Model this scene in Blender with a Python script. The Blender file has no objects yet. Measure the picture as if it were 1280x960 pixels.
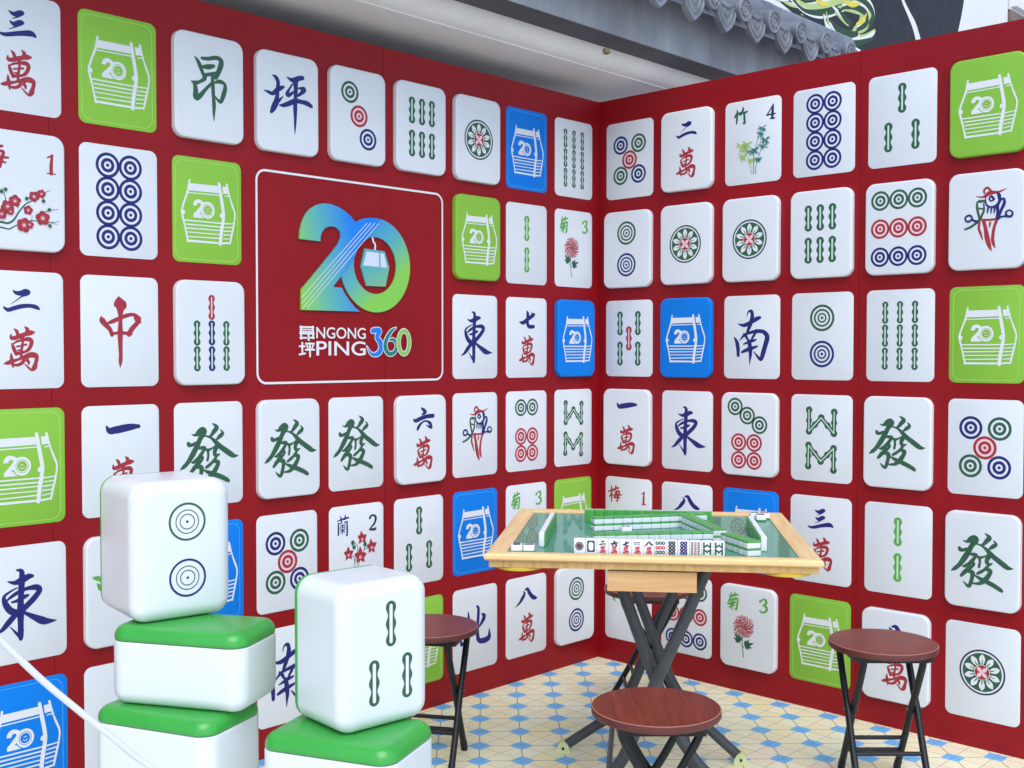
import bpy, bmesh, math, random, json
from mathutils import Vector, Matrix
R = math.radians
sc = bpy.context.scene
COL = sc.collection
random.seed(7)

# ------------------------------------------------------------------ camera
cam_d = bpy.data.cameras.new("camera")
cam = bpy.data.objects.new("camera", cam_d)
COL.objects.link(cam)
sc.camera = cam
yaw, pitch, roll = R(46.2708), R(-1.5782), R(0.0356)
f_ = Vector((math.sin(yaw)*math.cos(pitch), math.cos(yaw)*math.cos(pitch), math.sin(pitch)))
r_ = Vector((math.cos(yaw), -math.sin(yaw), 0))
u_ = r_.cross(f_)
r2 = r_*math.cos(roll)+u_*math.sin(roll)
u2 = u_*math.cos(roll)-r_*math.sin(roll)
CAM = Vector((-3.843, -3.1482, 1.3451))
m = Matrix((( r2.x, u2.x, -f_.x, CAM.x), (r2.y, u2.y, -f_.y, CAM.y), (r2.z, u2.z, -f_.z, CAM.z), (0, 0, 0, 1)))
cam.matrix_world = m
cam_d.sensor_width = 36
cam_d.lens = 36*1407.62/1280
cam_d.clip_start = 0.05
cam_d.clip_end = 400

# ------------------------------------------------------------------ light
SUN_EL, SUN_AZ = 55, 219          # sun high behind the photographer, soft through cloud
w = bpy.data.worlds.new("World")
sc.world = w
w.use_nodes = True
nt = w.node_tree
nt.nodes.clear()
o_ = nt.nodes.new("ShaderNodeOutputWorld")
bg = nt.nodes.new("ShaderNodeBackground")
sky = nt.nodes.new("ShaderNodeTexSky")
sky.sky_type = 'NISHITA'
sky.sun_disc = False
sky.sun_elevation = R(SUN_EL)
sky.sun_rotation = R(SUN_AZ)
sky.air_density = 1.0
sky.dust_density = 1.2
sky.ozone_density = 1.0
nt.links.new(sky.outputs[0], bg.inputs[0])
bg.inputs[1].default_value = 0.14
nt.links.new(bg.outputs[0], o_.inputs[0])
sun_d = bpy.data.lights.new("sun", 'SUN')
sun_d.energy = 1.3
sun_d.angle = R(55)
sun_d.color = (1.0, 0.985, 0.965)
sun = bpy.data.objects.new("sun", sun_d)
COL.objects.link(sun)
el, az = R(SUN_EL), R(SUN_AZ)
tosun = Vector((math.sin(az)*math.cos(el), math.cos(az)*math.cos(el), math.sin(el)))
sun.rotation_euler = tosun.to_track_quat('Z', 'Y').to_euler()
sun.location = tosun*20
vs = sc.view_settings
vs.view_transform = 'Standard'
vs.look = 'None'
vs.gamma = 1
vs.exposure = 0.70
vs.use_curve_mapping = False

# ------------------------------------------------------------------ materials
def s2l(r, g, b):
    return tuple(((c/255)/12.92 if c <= 10 else ((c/255+0.055)/1.055)**2.4) for c in (r, g, b))+(1,)

class N:
    """tiny node-graph helper"""
    def __init__(s, m):
        s.nt = m.node_tree; s.b = s.nt.nodes["Principled BSDF"]
    def n(s, t, **k):
        x = s.nt.nodes.new(t)
        for a, v in k.items(): setattr(x, a, v)
        return x
    def l(s, a, b): s.nt.links.new(a, b)
    def m(s, op, a, b=None, c=None):
        x = s.n("ShaderNodeMath", operation=op)
        for i, v in enumerate((a, b, c)):
            if v is None: continue
            if isinstance(v, (int, float)): x.inputs[i].default_value = v
            else: s.l(v, x.inputs[i])
        return x.outputs[0]
    def mix(s, f, a, b):
        x = s.n("ShaderNodeMix", data_type='RGBA')
        for i, v in ((0, f), (6, a), (7, b)):
            if isinstance(v, (int, float)): x.inputs[i].default_value = v
            elif isinstance(v, tuple): x.inputs[i].default_value = v
            else: s.l(v, x.inputs[i])
        return x.outputs[2]
    def coord(s, kind='Object'):
        return s.n("ShaderNodeTexCoord").outputs[kind]
    def noise(s, scale, detail=4, rough=.55, vec=None, stretch=None, kind='Object'):
        if vec is None: vec = s.coord(kind)
        if stretch:
            mp = s.n("ShaderNodeMapping"); s.l(vec, mp.inputs[0]); mp.inputs[3].default_value = stretch; vec = mp.outputs[0]
        x = s.n("ShaderNodeTexNoise"); s.l(vec, x.inputs['Vector'])
        x.inputs['Scale'].default_value = scale; x.inputs['Detail'].default_value = detail; x.inputs['Roughness'].default_value = rough
        return x.outputs['Fac']
    def ramp(s, fac, stops):
        x = s.n("ShaderNodeValToRGB"); s.l(fac, x.inputs[0])
        e = x.color_ramp.elements
        while len(e) < len(stops): e.new(.5)
        for q, (p, c) in zip(e, stops): q.position = p; q.color = c
        return x.outputs[0]
    def bump(s, h, strength, dist=.002):
        x = s.n("ShaderNodeBump"); s.l(h, x.inputs['Height'])
        x.inputs['Strength'].default_value = strength; x.inputs['Distance'].default_value = dist
        s.l(x.outputs[0], s.b.inputs['Normal'])

def mat(name, col, rough=.5, metal=0, var=0, vscale=6, spec=.5, coat=0, bump=0, bscale=60, stretch=None):
    mt = bpy.data.materials.new(name); mt.use_nodes = True
    g = N(mt); b = g.b
    b.inputs['Base Color'].default_value = col
    b.inputs['Roughness'].default_value = rough
    b.inputs['Metallic'].default_value = metal
    b.inputs['Specular IOR Level'].default_value = spec
    if coat:
        b.inputs['Coat Weight'].default_value = coat; b.inputs['Coat Roughness'].default_value = .05
    if var:
        fac = g.noise(vscale, 5, .6, stretch=stretch)
        lo = tuple(c*(1-var) for c in col[:3])+(1,); hi = tuple(min(1, c*(1+var)) for c in col[:3])+(1,)
        g.l(g.ramp(fac, [(.3, lo), (.7, hi)]), b.inputs['Base Color'])
        rr = g.noise(vscale*2.3, 4, .6)
        g.l(g.m('MULTIPLY_ADD', rr, .25, rough-.12), b.inputs['Roughness'])
    if bump: g.bump(g.noise(bscale, 4, .6), bump, .001)
    return mt

M = {}
M['tile_white'] = mat('tile_white_paint', (.76, .795, .83, 1), .42, var=.025, vscale=3)
M['tile_green'] = mat('tile_lime_paint', s2l(138, 194, 66), .45, spec=.3, var=.04, vscale=3)
M['tile_blue'] = mat('tile_blue_paint', s2l(0, 126, 226), .45, spec=.25, var=.04, vscale=3)
M['line_green'] = mat('pale_lime_ink', s2l(172, 218, 108), .45)
M['line_blue'] = mat('pale_blue_ink', s2l(70, 165, 246), .45)
M['navy'] = mat('navy_ink', s2l(26, 30, 112), .5, var=.12, vscale=40)
M['ink_green'] = mat('bottle_green_ink', s2l(44, 92, 66), .5, var=.12, vscale=40)
M['ink_red'] = mat('crimson_ink', s2l(166, 42, 54), .5, var=.12, vscale=40)
M['ink_lgreen'] = mat('grass_green_ink', s2l(92, 172, 66), .5, var=.15, vscale=40)
M['ink_teal'] = mat('teal_ink', s2l(28, 120, 112), .5, var=.2, vscale=40)
M['ink_yellowgreen'] = mat('yellow_green_ink', s2l(160, 196, 92), .5, var=.2, vscale=40)
M['ink_white'] = mat('white_ink', (.78, .80, .82, 1), .5)
M['ink_palegreen'] = mat('pale_mint_ink', s2l(205, 232, 215), .5)
M['ink_pink'] = mat('pale_pink_ink', s2l(240, 205, 212), .5)
M['block_white'] = mat('block_white_gloss', (.75, .80, .825, 1), .30, coat=.12)
M['block_green'] = mat('block_green_gloss', s2l(58, 164, 66), .30, var=.05, vscale=4, coat=.15)
M['black_metal'] = mat('black_tube', (.010, .011, .013, 1), .36, spec=.35, var=.3, vscale=20)
M['grey_metal'] = mat('dark_grey_tube', (.050, .055, .062, 1), .40, var=.25, vscale=14, bump=.15, bscale=90)
M['foot_cap'] = mat('yellowed_plastic', s2l(208, 214, 160), .5, var=.1, vscale=60)
M['brass'] = mat('yellow_plastic_tray', s2l(214, 186, 62), .35, var=.1, vscale=20)
M['fitting'] = mat('aged_brass_fitting', s2l(132, 120, 84), .4, var=.2, vscale=80)
M['logo_white'] = mat('logo_white_paint', (.82, .82, .84, 1), .45)
M['rope'] = mat('white_rope', (.78, .79, .82, 1), .75, bump=.4, bscale=300)
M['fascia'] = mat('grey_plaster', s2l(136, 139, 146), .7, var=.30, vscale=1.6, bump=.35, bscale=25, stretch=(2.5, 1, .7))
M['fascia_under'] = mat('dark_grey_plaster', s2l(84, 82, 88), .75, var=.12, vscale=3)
M['roof_tile'] = mat('grey_glazed_tile', s2l(116, 119, 127), .34, var=.38, vscale=7, bump=.4, bscale=40)
M['soffit'] = mat('white_plaster', (.84, .83, .81, 1), .8, var=.07, vscale=1.7, bump=.15, bscale=18)
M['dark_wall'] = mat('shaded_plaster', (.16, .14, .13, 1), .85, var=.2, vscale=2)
M['board_back'] = mat('plywood_back', (.25, .18, .12, 1), .8, var=.2, vscale=5)
M['mural_white'] = mat('mural_white', (.72, .73, .74, 1), .8, var=.06, vscale=1.2, bump=.3, bscale=9)
M['mural_black'] = mat('mural_black', (.014, .017, .024, 1), .7, var=.35, vscale=5)
M['mural_lime'] = mat('mural_lime', s2l(178, 196, 128), .7, var=.15, vscale=3)
M['mural_yellow'] = mat('mural_yellow', s2l(220, 205, 70), .7)
M['mural_green'] = mat('mural_green', s2l(40, 70, 50), .7)
M['brick_brown'] = mat('brown_stone', s2l(122, 108, 100), .8, var=.2, vscale=4)
M['ground'] = mat('grey_pavement', (.58, .57, .56, 1), .85, var=.12, vscale=1.3, bump=.3, bscale=30)
M['tiny_navy'] = mat('tiny_dark_ink', s2l(36, 44, 66), .5)
M['tiny_red'] = mat('tiny_red_ink', s2l(200, 34, 66), .5)
M['tiny_green'] = mat('tiny_green_ink', s2l(34, 88, 72), .5)
M['mj_white'] = mat('small_tile_white', (.80, .83, .87, 1), .25)
M['mj_green'] = mat('small_tile_green', s2l(70, 160, 66), .28, var=.08, vscale=30)
M['mj_seam'] = mat('small_tile_dark_green', s2l(28, 104, 62), .3)

def red_paint():
    mt = bpy.data.materials.new('crimson_wall_paint'); mt.use_nodes = True
    g = N(mt); b = g.b
    a = g.noise(1.6, 5, .6)
    c = g.ramp(a, [(.30, s2l(140, 11, 21)), (.70, s2l(154, 15, 25))])
    st = g.noise(2.0, 4, .6, stretch=(9, 9, .5))
    c = g.mix(g.m('MULTIPLY', st, .16), c, s2l(126, 14, 26))
    b.inputs['Specular IOR Level'].default_value = .28
    sc_ = g.noise(5, 3, .7, stretch=(1, 7, 1))
    c = g.mix(g.m('MULTIPLY', g.m('GREATER_THAN', sc_, .70), .22), c, s2l(176, 70, 74))
    g.l(c, b.inputs['Base Color'])
    b.inputs['Roughness'].default_value = .46
    g.l(g.m('MULTIPLY_ADD', g.noise(5, 4, .6), .16, .38), b.inputs['Roughness'])
    g.bump(g.noise(2.2, 2, .5), .25, .006)
    return mt
M['red'] = red_paint()

def vary(mt, amt):
    """each tile came out of the print shop a shade lighter or darker"""
    g = N(mt); b = g.b; src = b.inputs['Base Color'].links[0].from_socket
    hs = g.n("ShaderNodeHueSaturation"); oi = g.n("ShaderNodeObjectInfo")
    g.l(g.m('MULTIPLY_ADD', oi.outputs['Random'], amt, 1-amt*.6), hs.inputs['Value']); g.l(src, hs.inputs['Color'])
    g.l(hs.outputs[0], b.inputs['Base Color'])
for k_, a_ in (('tile_white', .045), ('tile_green', .10), ('tile_blue', .10)): vary(M[k_], a_)

def wood(name, light, dark, along=(1.2, 26, 26), rough=.4, scale=5, coat=0, amt=1):
    mt = bpy.data.materials.new(name); mt.use_nodes = True
    g = N(mt); b = g.b
    st = g.noise(scale, 6, .6, stretch=along)
    fine = g.noise(scale*5, 3, .6, stretch=(along[0]*.6, along[1], along[2]))
    fac = g.m('ADD', g.m('MULTIPLY', st, .7), g.m('MULTIPLY', fine, .3))
    g.l(g.ramp(fac, [(.36, dark), (.62, light)]), b.inputs['Base Color'])
    b.inputs['Roughness'].default_value = rough
    if coat: b.inputs['Coat Weight'].default_value = coat
    g.bump(fac, .08, .001)
    return mt
M['pale_wood'] = wood('pale_bamboo', s2l(240, 208, 150), s2l(228, 182, 118), (1.0, 14, 14), .36, 4)
M['pale_wood_side'] = wood('pale_bamboo_side', s2l(214, 176, 112), s2l(188, 144, 84), (22, 22, 1.2), .5, 3)
M['drawer_wood'] = wood('drawer_wood', s2l(224, 180, 124), s2l(206, 158, 100), (1.0, 18, 18), .42, 4)
M['red_wood'] = wood('mahogany_laminate', s2l(136, 54, 40), s2l(98, 36, 28), (1.4, 22, 22), .44, 5)
M['seat_edge'] = mat('mahogany_edge', s2l(96, 44, 40), .45, var=.12, vscale=20)
M['seat_lip'] = mat('pale_edge_line', s2l(176, 120, 104), .45)  # thin paler line round the top edge of each seat

def floor_mat():
    mt = bpy.data.materials.new('patterned_floor_tiles'); mt.use_nodes = True
    g = N(mt); b = g.b
    sep = g.n("ShaderNodeSeparateXYZ"); g.l(g.coord(), sep.inputs[0])
    u = g.m('DIVIDE', g.m('ADD', sep.outputs[0], .0441), .1013)
    v = g.m('DIVIDE', g.m('ADD', sep.outputs[1], .0220), .1013)
    i = g.m('FLOOR', g.m('ADD', u, .5)); j = g.m('FLOOR', g.m('ADD', v, .5))
    fu = g.m('SUBTRACT', u, i); fv = g.m('SUBTRACT', v, j)
    au = g.m('ABSOLUTE', fu); av = g.m('ABSOLUTE', fv)
    par = g.m('ABSOLUTE', g.m('MODULO', g.m('SUBTRACT', i, j), 2))
    par = g.m('GREATER_THAN', par, .5)
    inside = g.m('LESS_THAN', g.m('MAXIMUM', au, av), .30)
    blue = g.m('MULTIPLY', par, inside)
    axis = g.m('LESS_THAN', g.m('MINIMUM', au, av), .0085)
    axis = g.m('MULTIPLY', axis, .8)
    dg = g.m('LESS_THAN', g.m('ABSOLUTE', g.m('SUBTRACT', au, av)), .022)
    dg = g.m('MULTIPLY', g.m('MULTIPLY', dg, par), g.m('GREATER_THAN', g.m('MINIMUM', au, av), .29))
    line = g.m('MAXIMUM', axis, g.m('MULTIPLY', dg, .85))
    # each cream piece has a tint of its own
    cb = g.n("ShaderNodeCombineXYZ")
    g.l(g.m('FLOOR', u), cb.inputs[0]); g.l(g.m('FLOOR', v), cb.inputs[1])
    wn = g.n("ShaderNodeTexWhiteNoise"); g.l(cb.outputs[0], wn.inputs['Vector'])
    cream = g.ramp(wn.outputs['Value'], [(0, s2l(240, 236, 200)), (.5, s2l(243, 240, 210)), (.8, s2l(243, 233, 184)), (1, s2l(242, 230, 208))])
    sp = g.noise(150, 3, .7)
    cream = g.mix(g.m('MULTIPLY', g.m('GREATER_THAN', sp, .60), .28), cream, s2l(196, 178, 134))
    bl = g.ramp(g.noise(60, 3, .6), [(.3, s2l(104, 178, 234)), (.7, s2l(124, 192, 242))])
    c = g.mix(blue, cream, bl)
    lc = g.mix(blue, s2l(96, 82, 66), s2l(62, 112, 176))
    c = g.mix(line, c, lc)
    dirt = g.noise(3.2, 6, .65)
    c = g.mix(g.m('MULTIPLY', g.m('GREATER_THAN', g.noise(38, 2, .5), .745), .7), c, s2l(110, 98, 80))
    c = g.mix(g.ramp(dirt, [(.5, (0, 0, 0, 1)), (.85, (.22, .22, .22, 1))]), c, s2l(170, 158, 130))
    g.l(c, b.inputs['Base Color'])
    g.l(g.m('MULTIPLY_ADD', dirt, .3, .40), b.inputs['Roughness'])
    g.bump(g.m('SUBTRACT', g.noise(9, 3, .5), g.m('MULTIPLY', line, .5)), .12, .002)
    return mt
M['floor'] = floor_mat()

def felt_mat():
    mt = bpy.data.materials.new('green_hatched_table_top'); mt.use_nodes = True
    g = N(mt); b = g.b
    sep = g.n("ShaderNodeSeparateXYZ"); g.l(g.coord(), sep.inputs[0])
    k = g.m('FRACT', g.m('MULTIPLY', g.m('ADD', sep.outputs[0], g.m('MULTIPLY', sep.outputs[1], .55)), 88))
    st = g.m('GREATER_THAN', k, .5)
    c = g.mix(st, s2l(22, 116, 88), s2l(88, 164, 136))
    g.l(c, b.inputs['Base Color'])
    b.inputs['Roughness'].default_value = .5
    b.inputs['Coat Weight'].default_value = .5; b.inputs['Coat Roughness'].default_value = .03
    return mt
M['felt'] = felt_mat()

def gradient(name, stops, dirv, off, span):
    """printed colour gradient running along a direction in the sign's own plane"""
    mt = bpy.data.materials.new(name); mt.use_nodes = True
    g = N(mt); b = g.b
    sep = g.n("ShaderNodeSeparateXYZ"); g.l(g.coord(), sep.inputs[0])
    t = g.m('ADD', g.m('MULTIPLY', sep.outputs[0], dirv[0]), g.m('MULTIPLY', sep.outputs[1], dirv[1]))
    t = g.m('DIVIDE', g.m('SUBTRACT', t, off), span)
    g.l(g.ramp(t, stops), b.inputs['Base Color'])
    b.inputs['Roughness'].default_value = .4
    return mt
BL, TE, GR, LG = s2l(10, 132, 232), s2l(90, 178, 182), s2l(140, 196, 110), s2l(136, 208, 84)
# sign centre is at (-1.347, 1.597) on the wall
M['grad_two'] = gradient('print_gradient_two', [(0, LG), (.45, TE), (.95, BL)], (1, .25), -.245, .28)
M['grad_zero'] = gradient('print_gradient_zero', [(0, BL), (.45, TE), (.78, LG)], (.62, -.78), -.17, .34)
M['grad_car'] = gradient('print_gradient_car', [(0, TE), (1, GR)], (.4, -.9), -.02, .12)
M['n3'] = mat('numeral_blue', s2l(14, 128, 232), .45)
M['n6'] = mat('numeral_teal', s2l(24, 128, 124), .45)
M['n0'] = mat('numeral_lime', s2l(146, 200, 92), .45)
M['car_window'] = mat('car_window_white', s2l(214, 224, 246), .4)

# ------------------------------------------------------------------ helpers
def link(name, me, parent=None, loc=None, rot=None):
    o = bpy.data.objects.new(name, me)
    COL.objects.link(o)
    if parent is not None: o.parent = parent
    if loc is not None: o.location = loc
    if rot is not None: o.rotation_euler = rot
    return o

def tag(o, label=None, cat=None, group=None, kind=None):
    if label: o['label'] = label
    if cat: o['category'] = cat
    if group: o['group'] = group
    if kind: o['kind'] = kind
    return o

def empty(name, loc=(0, 0, 0), rot=(0, 0, 0)):
    o = bpy.data.objects.new(name, None)
    COL.objects.link(o); o.location = loc; o.rotation_euler = rot
    o.empty_display_size = .05
    return o

class MB:
    """collects faces with materials and makes ONE mesh"""
    def __init__(s): s.v = []; s.f = []; s.m = []; s.sm = []; s.mats = []
    def mi(s, m):
        if m not in s.mats: s.mats.append(m)
        return s.mats.index(m)
    def face(s, pts, m, smooth=False):
        k = len(s.v); s.v += [tuple(p) for p in pts]
        s.f.append(tuple(range(k, k+len(pts)))); s.m.append(s.mi(m)); s.sm.append(smooth)
    def grid(s, rings, m, closed=True, smooth=True, cap0=False, cap1=False):
        k = len(s.v); n = len(rings[0])
        for r in rings: s.v += [tuple(p) for p in r]
        mi = s.mi(m)
        for a in range(len(rings)-1):
            for b in range(n if closed else n-1):
                c = (b+1) % n
                s.f.append((k+a*n+b, k+a*n+c, k+(a+1)*n+c, k+(a+1)*n+b)); s.m.append(mi); s.sm.append(smooth)
        if cap0: s.f.append(tuple(k+q for q in reversed(range(n)))); s.m.append(mi); s.sm.append(False)
        if cap1: s.f.append(tuple(k+(len(rings)-1)*n+q for q in range(n))); s.m.append(mi); s.sm.append(False)
    def box(s, x0, x1, y0, y1, z0, z1, m):
        P = [(x0, y0), (x1, y0), (x1, y1), (x0, y1)]
        s.grid([[(x, y, z0) for x, y in P], [(x, y, z1) for x, y in P]], m, smooth=False, cap0=True, cap1=True)
    def tube(s, path, rad, m, n=12, caps=True):
        path = [Vector(p) for p in path]
        if not isinstance(rad, (list, tuple)): rad = [rad]*len(path)
        rings = []; prev = None
        for i, p in enumerate(path):
            t = (path[min(i+1, len(path)-1)]-path[max(i-1, 0)]).normalized()
            if prev is None:
                a = Vector((0, 0, 1)) if abs(t.z) < .9 else Vector((1, 0, 0))
                nn = t.cross(a).normalized()
            else:
                nn = (prev-t*prev.dot(t)).normalized()
            prev = nn; bb = t.cross(nn)
            rings.append([p+(nn*math.cos(q*2*math.pi/n)+bb*math.sin(q*2*math.pi/n))*rad[i] for q in range(n)])
        s.grid(rings, m, cap0=caps, cap1=caps)
    def lathe(s, prof, m, n=48, c=(0, 0, 0), cap0=True, cap1=True, smooth=True):
        rings = [[(c[0]+r*math.cos(q*2*math.pi/n), c[1]+r*math.sin(q*2*math.pi/n), c[2]+z) for q in range(n)] for r, z in prof]
        s.grid(rings, m, cap0=cap0, cap1=cap1, smooth=smooth)
    def build(s, name, parent=None, loc=None, rot=None):
        return link(name, s.mesh(name), parent, loc, rot)
    def mesh(s, name):
        me = bpy.data.meshes.new(name)
        me.from_pydata(s.v, [], s.f)
        for m in s.mats: me.materials.append(M[m])
        me.polygons.foreach_set('material_index', s.m)
        me.polygons.foreach_set('use_smooth', s.sm)
        me.update()
        try: me.set_sharp_from_angle(angle=R(38))
        except Exception: pass
        return me

def rrect(w, h, r, n=6, cx=0, cy=0):
    r = max(1e-4, min(r, w/2-1e-5, h/2-1e-5))
    out = []
    for sx, sy, a0 in ((1, 1, 0), (-1, 1, 90), (-1, -1, 180), (1, -1, 270)):
        for k in range(n+1):
            a = R(a0+90*k/n)
            out.append((cx+sx*(w/2-r)+r*math.cos(a), cy+sy*(h/2-r)+r*math.sin(a)))
    return out

def slab(mb, w, h, R_, z0, z1, m, rb=0, rt=0, n=8, seg=5, ins=0, smooth_cap=False):
    """rounded-rectangle block; rb / rt round the bottom / top rim"""
    lv = []
    if rb:
        for k in range(seg+1):
            a = R(90*k/seg); lv.append((z0+rb-rb*math.cos(R(90)-R(90)+a) if False else z0+rb*(1-math.sin(a)) , rb*(1-math.cos(a))) )
        lv = [(z0+rb*(1-math.cos(R(90*k/seg))), rb*(1-math.sin(R(90*k/seg)))) for k in range(seg+1)]
    else: lv = [(z0, 0)]
    if rt: lv += [(z1-rt*(1-math.sin(R(90*k/seg))), rt*(1-math.cos(R(90*k/seg)))) for k in range(seg+1)]
    else: lv += [(z1, 0)]
    rings = []
    for z, i in lv:
        rings.append([(x, y, z) for x, y in rrect(w-2*i, h-2*i, R_-i, n)])
    mb.grid(rings, m, cap0=True, cap1=True)

def catmull(pts, k=5):
    if len(pts) == 2: k = 3
    P = [pts[0]]+list(pts)+[pts[-1]]
    out = []
    for i in range(1, len(P)-2):
        a, b, c, d = P[i-1], P[i], P[i+1], P[i+2]
        for q in range(k):
            t = q/k
            out.append(tuple(.5*((2*b[j])+(-a[j]+c[j])*t+(2*a[j]-5*b[j]+4*c[j]-d[j])*t*t+(-a[j]+3*b[j]-3*c[j]+d[j])*t**3) for j in range(len(b))))
    out.append(tuple(P[-2]))
    return out

class Print:
    """flat painted marks on a face: everything in metres in the face plane, later marks lie a hair above earlier ones"""
    def __init__(s, z): s.mb = MB(); s.z = z
    def up(s, d=.00003): s.z += d
    def poly(s, pts, m):
        s.mb.face([(x, y, s.z) for x, y in pts], m); s.up()
    def disc(s, cx, cy, r, m, n=28, ry=None):
        s.poly([(cx+r*math.cos(2*math.pi*k/n), cy+(ry or r)*math.sin(2*math.pi*k/n)) for k in range(n)], m)
    def ring(s, cx, cy, r0, r1, m, n=32):
        z = s.z
        s.mb.grid([[(cx+r*math.cos(2*math.pi*k/n), cy+r*math.sin(2*math.pi*k/n), z) for k in range(n)] for r in (r0, r1)], m, smooth=False); s.up()
    def stroke(s, pts, m, smooth=True, k=5):
        q = catmull(pts, k) if smooth else list(pts)
        L, Rr = [], []
        n = len(q)
        for i, p in enumerate(q):
            a = q[max(i-1, 0)]; b = q[min(i+1, n-1)]
            dx, dy = b[0]-a[0], b[1]-a[1]; d = math.hypot(dx, dy) or 1
            nx, ny = -dy/d, dx/d; hw = max(p[2], .0002)/2
            L.append((p[0]+nx*hw, p[1]+ny*hw)); Rr.append((p[0]-nx*hw, p[1]-ny*hw))
        z = s.z; st = .0000015
        for i in range(n-1):
            za, zb = z+st*i, z+st*(i+1)
            s.mb.face([(*L[i], za), (*Rr[i], za), (*Rr[i+1], zb), (*L[i+1], zb)], m)
        for i, (p, sg) in ((0, (q[0], -1)), (n-1, (q[-1], 1))):
            if p[2] > .003:
                a = q[1] if i == 0 else q[n-2]
                ang = math.atan2(p[1]-a[1], p[0]-a[0]); hw = p[2]/2
                s.mb.face([(p[0]+hw*math.cos(ang+R(t)), p[1]+hw*math.sin(ang+R(t)), z+st*i) for t in range(-90, 91, 30)], m)
        s.z += st*n+.00002
    def outline(s, pts, wd, m):
        """closed outline of constant width (mitred)"""
        n = len(pts); A = []; B = []
        for i in range(n):
            a, p, b = pts[i-1], pts[i], pts[(i+1) % n]
            dx, dy = b[0]-a[0], b[1]-a[1]; d = math.hypot(dx, dy) or 1
            A.append((p[0]-dy/d*wd/2, p[1]+dx/d*wd/2, s.z)); B.append((p[0]+dy/d*wd/2, p[1]-dx/d*wd/2, s.z))
        s.mb.grid([A, B], m, smooth=False); s.up()
    def build(s, name, parent): return s.mb.build(name, parent)

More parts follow.
